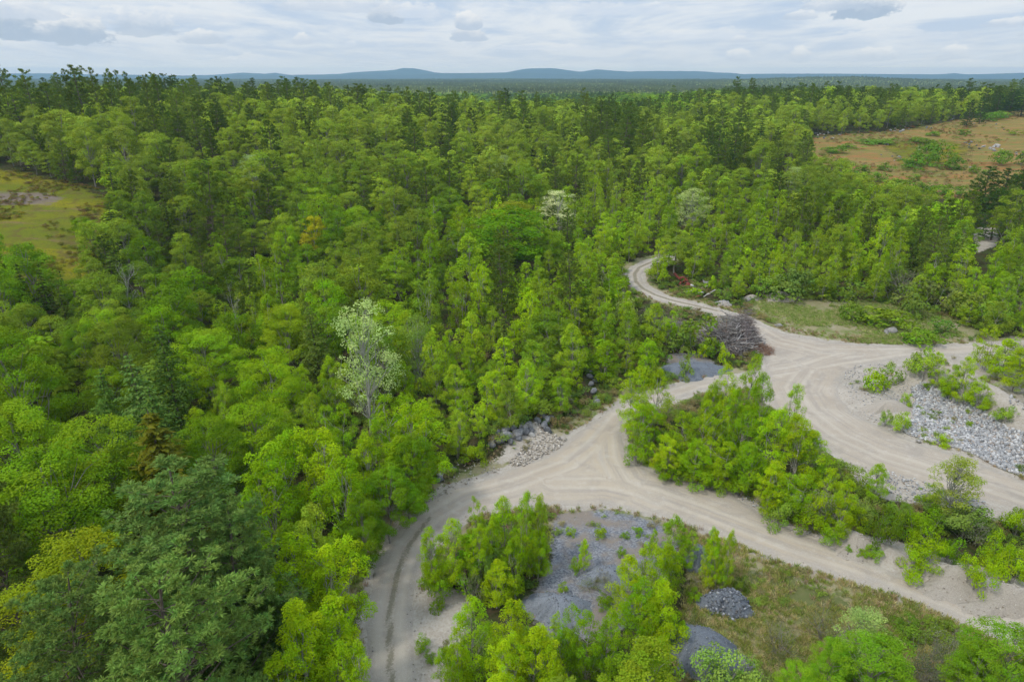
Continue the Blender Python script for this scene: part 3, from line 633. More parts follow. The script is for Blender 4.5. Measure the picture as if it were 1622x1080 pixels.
def build_haze():
    m, nt, nd, ln = newmat('haze'); v = N(nt, 'ShaderNodeVolumePrincipled', inp={'Density': HAZE, 'Color': (0.46, 0.745, 1.0, 1), 'Anisotropy': 0.2})
    o = N(nt, 'ShaderNodeOutputMaterial'); ln.new(v.outputs[0], o.inputs['Volume'])
    x, y0, y1, z0, z1 = 10200, -320, 11800, -75, 158
    V = [(sx * x, y, z) for z in (z0, z1) for y in (y0, y1) for sx in (-1, 1)]
    F = [(0, 2, 3, 1), (4, 5, 7, 6), (0, 1, 5, 4), (2, 6, 7, 3), (0, 4, 6, 2), (1, 3, 7, 5)]
    tag(link('haze', mesh_np('haze', V, F, m)), kind='stuff')
build_haze()

# ------------------------------------------------------------------ tree library
LIB = {}
def lib(kind, lod, item): LIB.setdefault((kind, lod), []).append(item)     # item: (crown mesh, trunk mesh, nominal height, nominal radius)
rg = np.random.default_rng(11)
for i in range(7):
    H, Rr = 9.0, 2.1 * rg.uniform(0.9, 1.15)
    lib('birch', 0, (*broadleaf(rg, H, Rr, 0.14, 'birch', 110, 0.42, 1.4, 26000, 0.10, 0.62, stems=(1, 1, 2, 1, 3, 2, 1)[i], limbs=9, trunk_r=0.07, twig=0.012, name='birch', bark=M_BIRCHBARK), H, Rr))
for i in range(5):
    H, Rr = 9.0, 2.1
    lib('birch', 1, (*broadleaf(rg, H, Rr, 0.14, 'birch', 80, 0.48, 1.35, 11500, 0.155, 0.62, stems=(1, 2, 1, 3, 1)[i], limbs=4, trunk_r=0.07, name='birch', bark=M_BIRCHBARK), H, Rr))
for i in range(7):
    H, Rr = 12.0, 3.3 * rg.uniform(0.9, 1.15)
    lib('maple', 0, (*broadleaf(rg, H, Rr, 0.24, ('round', 'wide')[i % 2], 150, 0.66, 0.8, 46000, 0.115, 0.7, limbs=7, name='maple', bark=M_GREYBARK, shell=0.5, tipv=0.25), H, Rr))
for i in range(5):
    H, Rr = 12.0, 3.3
    lib('maple', 1, (*broadleaf(rg, H, Rr, 0.24, ('round', 'wide')[i % 2], 100, 0.74, 0.82, 15000, 0.19, 0.7, limbs=5, name='maple', bark=M_GREYBARK, shell=0.5, tipv=0.25), H, Rr))
for i in range(5):
    H, Rr = 16.0, 4.1 * rg.uniform(0.9, 1.1)
    lib('pine', 0, (*conifer_pine(rg, H, Rr, 0.14, 17, 7, 34, 24, 0.24, 0.042, 'pine', tip=0.8, dome=0.48), H, Rr))
for i in range(5):
    H, Rr = 16.0, 3.7
    lib('pine', 1, (*conifer_pine(rg, H, Rr, 0.08, 15, 6, 13, 9, 0.46, 0.12, 'pine', tip=0.4, flat=0.4, dome=0.5), H, Rr))
for i in range(4):
    H, Rr = 12.0, 2.1
    lib('spruce', 0, (*conifer_spruce(rg, H, Rr, 0.06, 30, 11, 26, 0.34, 'spruce'), H, Rr))
for i in range(4):
    H, Rr = 12.0, 2.0
    lib('spruce', 1, (*conifer_spruce(rg, H, Rr, 0.06, 22, 8, 14, 0.55, 'spruce'), H, Rr))
for i in range(4):
    H, Rr = 12.0, 2.7
    lib('hemlock', 0, (*conifer_spruce(rg, H, Rr, 0.06, 34, 11, 34, 0.24, 'hemlock', droop=0.1, ragged=0.32, asp=0.5), H, Rr))
for i in range(3):
    H, Rr = 12.0, 2.5
    lib('hemlock', 1, (*conifer_spruce(rg, H, Rr, 0.06, 24, 9, 16, 0.42, 'hemlock', droop=0.1, ragged=0.32, asp=0.5), H, Rr))
for i in range(3):
    H, Rr = 12.0, 2.7
    it = (*broadleaf(rg, H, Rr, 0.22, 'round', 90, 0.62, 1.0, 9500, 0.14, 0.75, stems=(1, 2, 1)[i], limbs=70, trunk_r=0.13, name='poplar', bark=M_PALEBARK, spread=0.14, shell=0.08, tipv=0.1, twig=0.016), H, Rr)
    lib('poplar', 0, it); lib('poplar', 1, it)
for i in range(4):
    H, Rr = 2.2, 1.5
    it = (*broadleaf(rg, H, Rr, 0.12, 'dome', 26, 0.46, 0.85, 3600, 0.13, 0.6, stems=6, limbs=26, trunk_r=0.03, name='shrub', bark=M_GREYBARK, spread=0.22, twig=0.012), H, Rr)
    lib('shrub', 0, it)
    lib('shrub', 1, (*broadleaf(rg, H, Rr, 0.08, 'dome', 18, 0.5, 0.85, 900, 0.24, 0.6, stems=4, limbs=6, trunk_r=0.03, name='shrub', bark=M_GREYBARK, spread=0.22, twig=0.012), H, Rr))
for i in range(3):
    H, Rr = 2.2, 1.5
    it = (*broadleaf(rg, H, Rr, 0.1, 'dome', 40, 0.36, 0.9, 1500, 0.10, 0.6, stems=9, limbs=40, trunk_r=0.028, name='twiggy shrub', bark=M_GREYBARK, spread=0.25, twig=0.016), H, Rr)
    lib('twiggy', 0, it); lib('twiggy', 1, it)
DEAD = [bare_branches(np.random.default_rng(60 + i), 10, 3.0, 'dead tree', M_DEADWOOD, depth=3, nb=6) for i in range(3)]

# far forest pieces (for the wood that reads as one mass)
FARLIB = []
def build_farlib():
    r = np.random.default_rng(5); c = bpy.data.collections.new('far wood pieces')
    ms = []
    for i in range(4): ms.append(broadleaf(r, 11, 3.0, 0.15, ('round', 'wide')[i % 2], 22, 1.15, 0.85, 1100, 0.6, 0.75, limbs=0, name='far maple', leafmat=M_LEAF_I)[0])
    for i in range(3): ms.append(broadleaf(r, 10, 2.3, 0.12, 'birch', 22, 0.85, 1.2, 900, 0.5, 0.7, limbs=0, name='far birch', leafmat=M_LEAF_I)[0])
    for i in range(4): ms.append(conifer_pine(r, 17, 3.6, 0.10, 12, 5, 6, 5, 0.85, 0.36, 'far pine', far=True, tip=0.3, flat=0.35, dome=0.5)[0])
    for i in range(3): ms.append(conifer_spruce(r, 12, 2.0, 0.05, 16, 6, 7, 0.95, 'far spruce', far=True)[0])
    for i, m in enumerate(ms):
        o = bpy.data.objects.new('piece_%02d' % i, m); c.objects.link(o)
    FARLIB.append(c)
    # wood patches for beyond 1.5 km: many crowns in one piece
    c2 = bpy.data.collections.new('far wood patches')
    for k in range(5):
        A = Acc()
        for j in range(34):
            x, y = r.uniform(-17, 17, 2); con = r.uniform() < 0.30
            H = r.uniform(9, 13) if not con else r.uniform(12, 17); Rr = r.uniform(2.2, 3.4) if not con else r.uniform(1.6, 2.4)
            n = 46; d = unit(r.normal(size=(n, 3))); d[:, 2] = np.abs(d[:, 2]) - 0.15
            if con:
                t = r.uniform(0, 1, n) ** 0.8; a = r.uniform(0, 2 * PI, n); P = np.stack([x + Rr * (1 - t) * np.cos(a), y + Rr * (1 - t) * np.sin(a), H * (0.25 + 0.75 * t)], 1); nn = unit(np.stack([np.cos(a), np.sin(a), t * 0 + 0.7], 1) + r.normal(size=(n, 3)) * 0.3)
            else:
                P = np.array([x, y, H - 3.5]) + d * np.array([Rr, Rr, 3.6]) * r.uniform(0.75, 1.05, (n, 1)); nn = unit(d + np.array([0, 0, 0.4]) + r.normal(size=(n, 3)) * 0.4)
            at = np.stack([np.full(n, r.uniform(0.3, 1) if not con else r.uniform(0, 0.12)) + r.uniform(0, 0.1, n), np.full(n, r.uniform()), np.zeros(n)], 1)
            A.add(*leaf_quads(P, nn, 2.0, 0.8, r, at))
        c2.objects.link(bpy.data.objects.new('patch_%02d' % k, A.mesh('wood patch', M_PATCH)))
    FARLIB.append(c2)
M_PATCH = foliage_mat('far wood', True, trans=0.25, vary=1.1)
build_farlib()

def scatter(name, pts, rot, scl, idx, tint, coll, kind='stuff', extra=None):
    """one stuff object that repeats the pieces of a collection over its points"""
    n = len(pts)
    me = bpy.data.meshes.new(name); me.vertices.add(n); me.vertices.foreach_set('co', np.asarray(pts, np.float32).ravel())
    for an, ty, arr, f in (('rot', 'FLOAT_VECTOR', rot, 'vector'), ('scl', 'FLOAT_VECTOR', scl, 'vector'), ('idx', 'INT', idx, 'value'), ('tint', 'FLOAT_VECTOR', tint, 'vector')):
        a = me.attributes.new(an, ty, 'POINT'); a.data.foreach_set(f, np.ascontiguousarray(arr, np.int32 if ty == 'INT' else np.float32).ravel())
    o = link(name, me); tag(o, kind=kind)
    g = bpy.data.node_groups.new('scatter ' + name, 'GeometryNodeTree')
    g.interface.new_socket('Geometry', in_out='INPUT', socket_type='NodeSocketGeometry'); g.interface.new_socket('Geometry', in_out='OUTPUT', socket_type='NodeSocketGeometry')
    gi = g.nodes.new('NodeGroupInput'); go = g.nodes.new('NodeGroupOutput'); ip = g.nodes.new('GeometryNodeInstanceOnPoints'); ci = g.nodes.new('GeometryNodeCollectionInfo')
    ci.inputs['Collection'].default_value = coll; ci.inputs['Separate Children'].default_value = True; ci.inputs['Reset Children'].default_value = True
    ip.inputs['Pick Instance'].default_value = True
    def na(nm, dt):
        q = g.nodes.new('GeometryNodeInputNamedAttribute'); q.data_type = dt; q.inputs['Name'].default_value = nm; return q.outputs['Attribute']
    g.links.new(gi.outputs[0], ip.inputs['Points']); g.links.new(ci.outputs[0], ip.inputs['Instance']); g.links.new(na('idx', 'INT'), ip.inputs['Instance Index'])
    er = g.nodes.new('FunctionNodeEulerToRotation'); g.links.new(na('rot', 'FLOAT_VECTOR'), er.inputs[0]); g.links.new(er.outputs[0], ip.inputs['Rotation']); g.links.new(na('scl', 'FLOAT_VECTOR'), ip.inputs['Scale'])
    g.links.new(ip.outputs[0], go.inputs[0])
    md = o.modifiers.new('scatter', 'NODES'); md.node_group = g
    return o

# ------------------------------------------------------------------ where the trees stand
TINT = {   # base colours of the foliage
 'birch': [(0.110, 0.158, 0.008), (0.135, 0.180, 0.009), (0.085, 0.135, 0.008), (0.098, 0.148, 0.009), (0.125, 0.165, 0.014)],
 'maple': [(0.076, 0.125, 0.009), (0.108, 0.160, 0.010), (0.060, 0.105, 0.009), (0.098, 0.128, 0.022), (0.125, 0.158, 0.024)],
 'pine': [(0.050, 0.070, 0.020), (0.058, 0.078, 0.020), (0.066, 0.086, 0.030), (0.042, 0.062, 0.018)],
 'spruce': [(0.032, 0.048, 0.014), (0.038, 0.052, 0.014), (0.046, 0.060, 0.022)],
 'hemlock': [(0.060, 0.082, 0.028), (0.055, 0.078, 0.024), (0.068, 0.088, 0.032)],
 'poplar': [(0.130, 0.155, 0.070), (0.120, 0.150, 0.055), (0.150, 0.170, 0.090)],
 'shrub': [(0.095, 0.138, 0.012), (0.080, 0.105, 0.024), (0.115, 0.155, 0.012), (0.078, 0.120, 0.014)],
 'twiggy': [(0.085, 0.095, 0.040), (0.095, 0.095, 0.050), (0.072, 0.088, 0.032)],
}
TREES = []     # dicts: kind x y z H R tint
def rec(kind, x, y, H, R, tint=None, hero=False, note=None):
    tint = tint or random.choice(TINT[kind]); k = random.uniform(0.86, 1.16); kr = random.uniform(0.92, 1.08)
    t = tuple(min(1, v * k * (kr if i == 0 else 1)) for i, v in enumerate(tint))
    TREES.append(dict(kind=kind, x=x, y=y, z=zt(x, y), H=H, R=R, tint=t, hero=hero, note=note))
random.seed(4)

def hero_y(kind, px, tip, y, w, lo, hi, tint):
    x = (px - 811) / FPX * (y * CP + 8); z = zt(x, y); k = (540 - tip) / FPX; H = min(hi, max(lo, y * (k * CP - SP) / (CP + k * SP) + CAM_Z - z)); d = y * CP - (z + H * 0.6 - CAM_Z) * SP
    rec(kind, (px - 811) / FPX * d, y, H, w * 0.5 * d / FPX, tint, True)

def hero(kind, top, base=None, w=None, H=None, tint=None, note=None):
    if kind == 'birch': w = w * 1.13
    if base is not None:
        x, y = unproj(*base); z = zt(x, y); k = (540 - top[1]) / FPX
        H = y * (k * CP - SP) / (CP + k * SP) + CAM_Z - z
        # the top may lean: keep the base under the crown's column
        d = y * CP - (z + H * 0.5 - CAM_Z) * SP; x = ((top[0] + base[0]) * 0.5 - 811) / FPX * d
    else:
        x, y = unproj(top[0], top[1], H); z = zt(x, y); d = y * CP - (z + H * 0.6 - CAM_Z) * SP
    H = max(H, 0.5)
    rec(kind, x, y, H, (w * 0.5 * d / FPX) if w else H * 0.27, tint, True, note); TREES[-1]['free'] = base is None and top[1] > 600

B1, B2, B3 = (0.130, 0.178, 0.008), (0.105, 0.155, 0.008), (0.085, 0.138, 0.008)
# the big conifers and hardwoods low on the left
P1, P2 = (0.078, 0.112, 0.056), (0.088, 0.124, 0.054)
hero('pine', (275, 748), H=17, w=350, tint=P1, note='big'); hero('pine', (255, 905), H=16, w=390, tint=P2, note='big'); hero('pine', (40, 925), H=15, w=290, tint=P1, note='big')
hero('pine', (395, 905), H=10, w=150, tint=(0.035, 0.065, 0.02)); hero('pine', (345, 800), H=15, w=180, tint=P1)
hero('maple', (95, 857), H=13, w=200, tint=(0.13, 0.142, 0.012), note='yellow'); hero('maple', (60, 715), H=13, w=210, tint=(0.095, 0.145, 0.010)); hero('maple', (165, 660), H=12, w=160, tint=(0.10, 0.15, 0.012))
hero('maple', (20, 640), H=13, w=170, tint=(0.09, 0.14, 0.010)); hero('spruce', (242, 645), H=14, w=165, tint=(0.058, 0.052, 0.010), note='bronze')
hero('maple', (330, 660), H=11, w=120, tint=(0.068, 0.115, 0.009)); hero('maple', (400, 640), H=11, w=120, tint=B3)
hero('birch', (430, 690), H=11, w=120, tint=B2); hero('birch', (480, 680), H=11, w=120, tint=B1); hero('birch', (540, 720), H=10.5, w=110, tint=B2); hero('birch', (420, 730), H=10, w=100, tint=B2)
hero('birch', (490, 815), H=11, w=80, tint=(0.13, 0.17, 0.03)); hero('birch', (455, 850), H=10, w=130, tint=B1); hero('birch', (520, 850), H=10, w=110, tint=B1); hero('birch', (470, 945), H=11, w=110, tint=B1)
hero('birch', (535, 960), H=9, w=110, tint=B1); hero('birch', (545, 1020), H=9, w=90, tint=B2); hero('birch', (440, 1040), H=9, w=120, tint=B1)
hero('maple', (620, 740), H=8, w=90, tint=(0.07, 0.118, 0.009)); hero('maple', (585, 790), H=8, w=70, tint=(0.066, 0.112, 0.008)); hero('maple', (660, 690), H=9, w=90, tint=(0.066, 0.112, 0.008))
hero('birch', (690, 720), H=7, w=80, tint=B3); hero('birch', (740, 690), H=7, w=70, tint=B3)
hero('birch', (625, 625), H=10, w=90, tint=B2); hero('birch', (665, 640), H=10, w=90, tint=B1); hero('birch', (575, 690), H=9, w=90, tint=B2); hero('birch', (640, 690), H=9, w=80, tint=B2)
hero('hemlock', (210, 560), H=15, w=120, tint=(0.060, 0.088, 0.040)); hero('hemlock', (255, 505), H=16, w=90, tint=(0.045, 0.07, 0.026)); hero('hemlock', (150, 575), H=13, w=90, tint=(0.05, 0.085, 0.03)); hero('hemlock', (235, 610), H=13, w=130, tint=(0.05, 0.08, 0.03))
# landmarks among the crowns
hero('poplar', (578, 478), (580, 690), w=92, tint=(0.227, 0.291, 0.100), note='tall pale'); hero('poplar', (655, 500), H=11, w=70, tint=(0.090, 0.145, 0.024)); hero('poplar', (886, 303), H=12, w=60, tint=(0.261, 0.296, 0.156), note='silver'); hero('poplar', (1100, 298), H=12, w=55, tint=(0.172, 0.225, 0.075))
hero('poplar', (405, 245), H=11, w=50, tint=(0.187, 0.243, 0.094)); hero('poplar', (1262, 265), H=10, w=40, tint=(0.172, 0.225, 0.075)); hero('poplar', (790, 245), H=11, w=40, tint=(0.146, 0.195, 0.062)); hero('maple', (491, 343), H=11, w=42, tint=(0.20, 0.19, 0.014), note='yellow'); hero('maple', (820, 318), H=11, w=70, tint=(0.15, 0.15, 0.02))
hero('maple', (800, 330), H=14, w=130, tint=(0.066, 0.122, 0.008)); hero('maple', (450, 480), H=12, w=90, tint=(0.11, 0.155, 0.012)); hero('maple', (510, 445), H=12, w=70, tint=(0.105, 0.17, 0.009)); hero('maple', (265, 480), H=11, w=80, tint=(0.10, 0.16, 0.009)); hero('maple', (325, 520), H=11, w=120, tint=(0.105, 0.155, 0.012))
hero('maple', (300, 425), H=11, w=80, tint=(0.08, 0.135, 0.009)); hero('maple', (420, 555), H=11, w=100, tint=B2)
hero('spruce', (97, 428), H=8, w=18, tint=(0.018, 0.04, 0.02)); hero('spruce', (716, 190), H=13, w=34, tint=(0.022, 0.036, 0.014)); hero('spruce', (1007, 262), H=10, w=16, tint=(0.02, 0.034, 0.014)); hero('spruce', (172, 328), H=12, w=50, tint=(0.03, 0.045, 0.02)); hero('spruce', (152, 388), H=8, w=40, tint=(0.05, 0.05, 0.016))
hero('maple', (130, 343), H=5, w=36, tint=B3)
for (px, py, w) in ((12, 104, 40), (48, 112, 40), (105, 112, 20), (128, 106, 44), (156, 110, 30), (173, 112, 24), (188, 114, 18), (205, 118, 24), (228, 120, 20), (255, 122, 24), (75, 135, 50), (30, 150, 60)): hero_y('pine', px, py, 232 + (px * 7 % 23), w * 1.25, 13, 27, (0.058, 0.078, 0.020))
for (px, py, w) in ((320, 132, 26), (345, 138, 30), (368, 134, 30), (390, 136, 28), (425, 133, 26), (455, 134, 30), (482, 126, 34), (500, 130, 26), (522, 132, 20), (566, 134, 40), (608, 140, 36), (645, 135, 22), (722, 137, 24), (736, 138, 22), (788, 134, 32), (826, 140, 26), (847, 142, 16), (925, 143, 16)): hero_y('pine', px, py, 330 + (px * 13 % 60), w * 1.15, 11, 19, (0.062, 0.082, 0.020))
for (px, py, w) in ((950, 150, 44), (975, 165, 46), (1000, 160, 44), (935, 180, 30), (1010, 185, 36), (960, 195, 50)): hero_y('pine', px, py, 300 + (px * 13 % 50), w, 11, 19, (0.052, 0.07, 0.018))
for (px, py, w) in ((1140, 197, 40), (1165, 190, 36), (1120, 210, 40), (1150, 222, 44)): hero_y('pine', px, py, 240 + (px * 13 % 30), w, 11, 19, (0.04, 0.062, 0.02))
hero('spruce', (1209, 187), H=17, w=30, tint=(0.026, 0.045, 0.018))
for (px, py, w) in ((1570, 265, 50), (1600, 268, 56), (1628, 275, 56), (1555, 285, 46), (1590, 300, 56)): hero('pine', (px, py), H=13, w=w, tint=(0.030, 0.052, 0.018))
for (px, py, w) in ((1608, 135, 30), (1585, 140, 26), (1625, 140, 40), (1560, 148, 22), (1540, 152, 22)): hero('pine', (px, py + 8), H=13, w=w, tint=(0.03, 0.05, 0.022))
# the clump inside the gravel loop
for t, b, w, c in (((714, 817), (714, 925), 64, B1), ((754, 827), (756, 935), 58, B2), ((794, 790), (800, 905), 56, B1), ((828, 777), (830, 905), 50, B2), ((861, 779), (858, 900), 44, (0.13, 0.17, 0.03)), ((757, 787), (760, 890), 40, B2), ((818, 858), (820, 952), 56, B3),
                   ((684, 830), (690, 938), 46, B1), ((852, 845), (850, 922), 46, B2), ((782, 890), (790, 962), 64, B1), ((737, 850), (745, 930), 50, B3), ((840, 800), (845, 915), 52, B2), ((775, 820), (780, 920), 50, B2)): hero('birch', t, b, w, tint=c)
hero('shrub', (770, 868), (770, 935), 54, tint=(0.09, 0.125, 0.045)); hero('shrub', (690, 905), (692, 952), 50, tint=B3); hero('twiggy', (742, 900), (745, 948), 56)
# birches along the bottom of the loop
for t, b, w, c in (((748, 950), (752, 1085), 84, B1), ((808, 947), (812, 1090), 80, B1), ((841, 985), (843, 1120), 86, B1), ((800, 1000), (805, 1140), 76, B1), ((774, 1062), (778, 1190), 80, B1), ((722, 990), (728, 1100), 50, B1), ((703, 1040), (708, 1150), 60, B2), ((870, 1010), (872, 1130), 60, B1),
                   ((924, 958), (922, 1090), 72, B3), ((960, 965), (958, 1085), 66, B3), ((900, 1000), (902, 1105), 60, B3), ((881, 972), (878, 1016), 24, B1),
                   ((1064, 819), (1066, 905), 56, B3), ((1090, 838), (1088, 905), 34, B2), ((990, 886), (1000, 988), 70, B1), ((1022, 866), (1026, 985), 66, B1), ((1052, 862), (1058, 950), 60, B2), ((1064, 920), (1054, 1030), 74, B1), ((1006, 922), (1012, 1030), 70, B3), ((1036, 950), (1032, 1040), 60, B2), ((1048, 1010), (1046, 1095), 32, B1), ((1080, 985), (1078, 1025), 34, B3),
                   ((1140, 838), (1136, 936), 40, B2), ((1124, 842), (1126, 936), 34, B1), ((1154, 836), (1146, 936), 34, B1), ((930, 852), (924, 902), 26, B1), ((1020, 1000), (1018, 1110), 70, B3)): hero('birch', t, b, w, tint=c)
hero('shrub', (905, 835), (905, 848), 16, tint=B2); hero('shrub', (1010, 832), (1010, 846), 18, tint=B3); hero('birch', (1035, 838), (1034, 868), 18, tint=B2); hero('shrub', (985, 868), (985, 880), 16, tint=B3); hero('shrub', (925, 868), (925, 876), 12, tint=B3); hero('shrub', (892, 925), (892, 940), 20, tint=B2); hero('shrub', (950, 833), (951, 850), 22, tint=B2); hero('shrub', (990, 842), (990, 852), 14, tint=B3); hero('shrub', (912, 885), (913, 906), 20, tint=B2); hero('twiggy', (935, 915), (936, 930), 36); hero('twiggy', (970, 925), (972, 945), 44); hero('shrub', (958, 940), (958, 962), 30, tint=B3); hero('twiggy', (955, 905), (955, 925), 24)
hero('shrub', (670, 1008), (671, 1030), 28, tint=B3); hero('shrub', (682, 1032), (683, 1050), 20, tint=B3); hero('shrub', (710, 1020), (711, 1038), 26, tint=(0.08, 0.08, 0.03)); hero('shrub', (1100, 935), (1101, 952), 24, tint=B3); hero('shrub', (1172, 912), (1172, 938), 26, tint=(0.06, 0.08, 0.02))
# bottom edge on the right
hero('maple', (1381, 1000), (1381, 1150), 130, tint=(0.085, 0.15, 0.014)); hero('maple', (1312, 1018), (1314, 1140), 66, tint=(0.095, 0.155, 0.014)); hero('maple', (1262, 1056), (1264, 1160), 76, tint=(0.09, 0.16, 0.014)); hero('maple', (1592, 996), (1592, 1150), 130, tint=(0.075, 0.14, 0.014)); hero('maple', (1540, 1030), (1540, 1160), 90, tint=(0.09, 0.15, 0.014))
hero('poplar', (1372, 968), (1372, 1080), 90, tint=(0.172, 0.225, 0.062)); hero('twiggy', (1500, 1010), (1502, 1075), 76, tint=(0.124, 0.124, 0.081)); hero('twiggy', (1466, 1010), (1468, 1080), 60, tint=(0.074, 0.087, 0.043)); hero('shrub', (1136, 1034), (1140, 1100), 96, tint=(0.11, 0.15, 0.06)); hero('shrub', (1190, 1055), (1190, 1110), 66, tint=(0.10, 0.14, 0.05))
hero('twiggy', (1310, 970), (1312, 1010), 80, tint=(0.074, 0.084, 0.031)); hero('twiggy', (1240, 990), (1240, 1035), 70, tint=(0.056, 0.068, 0.022)); hero('shrub', (1440, 985), (1440, 1010), 60, tint=(0.06, 0.095, 0.02)); hero('shrub', (1500, 990), (1500, 1006), 60, tint=(0.07, 0.10, 0.025))
# the clump between the two roads
for t, b, w, c in (((1010, 585), (1008, 680), 60, B1), ((1042, 582), (1042, 690), 52, B1), ((1025, 640), (1022, 714), 56, B2), ((1080, 652), (1078, 742), 60, B2), ((1117, 632), (1116, 742), 62, B1), ((1150, 575), (1148, 700), 60, B1), ((1182, 560), (1182, 685), 54, B1), ((1205, 592), (1202, 705), 52, B2), ((1252, 608), (1252, 722), 44, B1), ((1225, 648), (1222, 765), 74, B1), ((1268, 662), (1264, 775), 84, B1),
                   ((1292, 682), (1290, 768), 60, B2), ((1172, 645), (1172, 745), 66, B3), ((1100, 695), (1100, 768), 62, B2), ((1142, 700), (1142, 772), 64, B2), ((1052, 690), (1052, 752), 56, B1), ((1002, 640), (1000, 700), 50, B1), ((1228, 735), (1228, 810), 60, B1), ((1262, 750), (1260, 822), 62, B2), ((1300, 742), (1300, 835), 66, B1), ((1338, 760), (1338, 845), 48, B1), ((1190, 700), (1190, 778), 60, B3), ((1215, 765), (1215, 818), 36, B1), ((1130, 600), (1132, 700), 50, B2), ((1160, 620), (1160, 720), 54, B2),
                   ((1392, 733), (1392, 796), 42, B2), ((1565, 515), (1563, 585), 42, B1), ((1532, 560), (1532, 636), 44, B1), ((1492, 553), (1490, 612), 28, B1), ((1592, 535), (1590, 600), 52, B1), ((1614, 552), (1612, 620), 52, B1), ((1628, 515), (1625, 600), 50, B1), ((1512, 575), (1510, 632), 34, B2), ((1556, 590), (1554, 648), 44, B1)): hero('birch', t, b, w, tint=c)
for t, b, w, c in (((1010, 700), (1012, 735), 46, B2), ((1060, 735), (1062, 760), 44, B3), ((1120, 745), (1122, 776), 50, B3), ((1170, 755), (1170, 786), 44, B3), ((1240, 790), (1240, 830), 50, (0.09, 0.13, 0.03)), ((1290, 800), (1290, 842), 56, B2), ((1320, 825), (1320, 856), 44, B3), ((1402, 812), (1400, 862), 56, (0.062, 0.095, 0.012)), ((1462, 808), (1460, 858), 62, B3), ((1470, 838), (1466, 888), 54, B1), ((1456, 868), (1455, 905), 52, B2), ((1546, 875), (1544, 928), 50, B1),
                   ((1522, 800), (1520, 850), 80, (0.085, 0.115, 0.045)), ((1560, 815), (1560, 850), 64, (0.07, 0.10, 0.04)), ((1582, 850), (1580, 902), 50, B2), ((1606, 878), (1604, 926), 54, B1), ((1610, 800), (1610, 850), 50, B2), ((1425, 790), (1425, 830), 44, (0.075, 0.115, 0.03)), ((1500, 852), (1500, 892), 46, B3), ((1372, 790), (1372, 830), 44, (0.09, 0.12, 0.05)), ((1350, 800), (1350, 838), 44, B1), ((1480, 770), (1482, 800), 36, B2), ((1345, 735), (1345, 775), 50, (0.085, 0.11, 0.03)),
                   ((1462, 550), (1462, 598), 52, (0.13, 0.165, 0.03)), ((1385, 585), (1385, 618), 42, B1), ((1415, 577), (1415, 612), 36, (0.12, 0.155, 0.05)), ((1430, 655), (1428, 684), 30, B1), ((1436, 622), (1436, 642), 14, B1), ((1405, 650), (1405, 674), 22, (0.10, 0.13, 0.05)), ((1535, 665), (1535, 674), 12, B1), ((1494, 688), (1494, 704), 24, B1), ((1590, 640), (1590, 668), 34, (0.10, 0.14, 0.03)), ((1468, 604), (1466, 616), 14, B2), ((1508, 600), (1508, 628), 30, B2)): hero('shrub', t, b, w, tint=c)
hero('poplar', (1528, 728), (1516, 828), 90, tint=(0.146, 0.176, 0.022), note='airy'); hero('twiggy', (1310, 770), (1312, 835), 50, tint=(0.087, 0.087, 0.050)); hero('twiggy', (1540, 820), (1540, 858), 60, tint=(0.081, 0.081, 0.050))
hero('shrub', (1366, 868), (1366, 880), 14, tint=B2); hero('shrub', (1387, 866), (1386, 884), 26, tint=B2); hero('shrub', (1345, 862), (1346, 874), 12, tint=B3)
# bushes round the brush pile and along the small track
for t, b, w, c in (((1102, 497), (1100, 560), 66, (0.085, 0.105, 0.025)), ((1075, 520), (1074, 562), 50, (0.08, 0.105, 0.035)), ((1125, 535), (1124, 566), 36, (0.075, 0.11, 0.02)), ((1020, 490), (1022, 535), 60, (0.08, 0.10, 0.045)), ((985, 470), (988, 520), 50, (0.085, 0.105, 0.05)), ((1000, 520), (1000, 560), 56, (0.075, 0.10, 0.04)), ((1040, 545), (1040, 575), 40, (0.07, 0.11, 0.02)), ((1112, 545), (1112, 568), 22, B1),
                   ((1148, 545), (1148, 575), 24, B1), ((1090, 560), (1090, 600), 24, (0.105, 0.145, 0.05)), ((1240, 440), (1242, 475), 60, (0.075, 0.105, 0.04)), ((1205, 440), (1205, 470), 40, (0.085, 0.12, 0.03)), ((1262, 425), (1262, 470), 56, (0.07, 0.10, 0.045)), ((1348, 475), (1348, 508), 44, (0.07, 0.105, 0.025)), ((1340, 440), (1340, 478), 60, (0.08, 0.11, 0.03)), ((1400, 487), (1400, 516), 80, (0.075, 0.11, 0.018)), ((1455, 518), (1455, 544), 62, (0.075, 0.115, 0.018)), ((1500, 505), (1500, 530), 44, (0.065, 0.105, 0.03)),
                   ((1480, 440), (1482, 490), 70, (0.08, 0.09, 0.045)), ((1450, 460), (1450, 500), 60, (0.075, 0.10, 0.035)), ((1420, 440), (1420, 480), 60, (0.08, 0.095, 0.045)), ((1530, 460), (1530, 505), 60, (0.075, 0.10, 0.03)), ((1570, 480), (1572, 520), 60, (0.08, 0.12, 0.025)), ((1128, 437), (1128, 462), 20, B1), ((1150, 455), (1150, 472), 30, (0.09, 0.13, 0.04)), ((1100, 455), (1101, 468), 24, B2)): hero('shrub', t, b, w, tint=c)
hero('twiggy', (1060, 500), (1060, 535), 60, tint=(0.081, 0.074, 0.053)); hero('twiggy', (1040, 485), (1042, 520), 56, tint=(0.074, 0.074, 0.043)); hero('twiggy', (1440, 425), (1440, 470), 70, tint=(0.068, 0.068, 0.037))
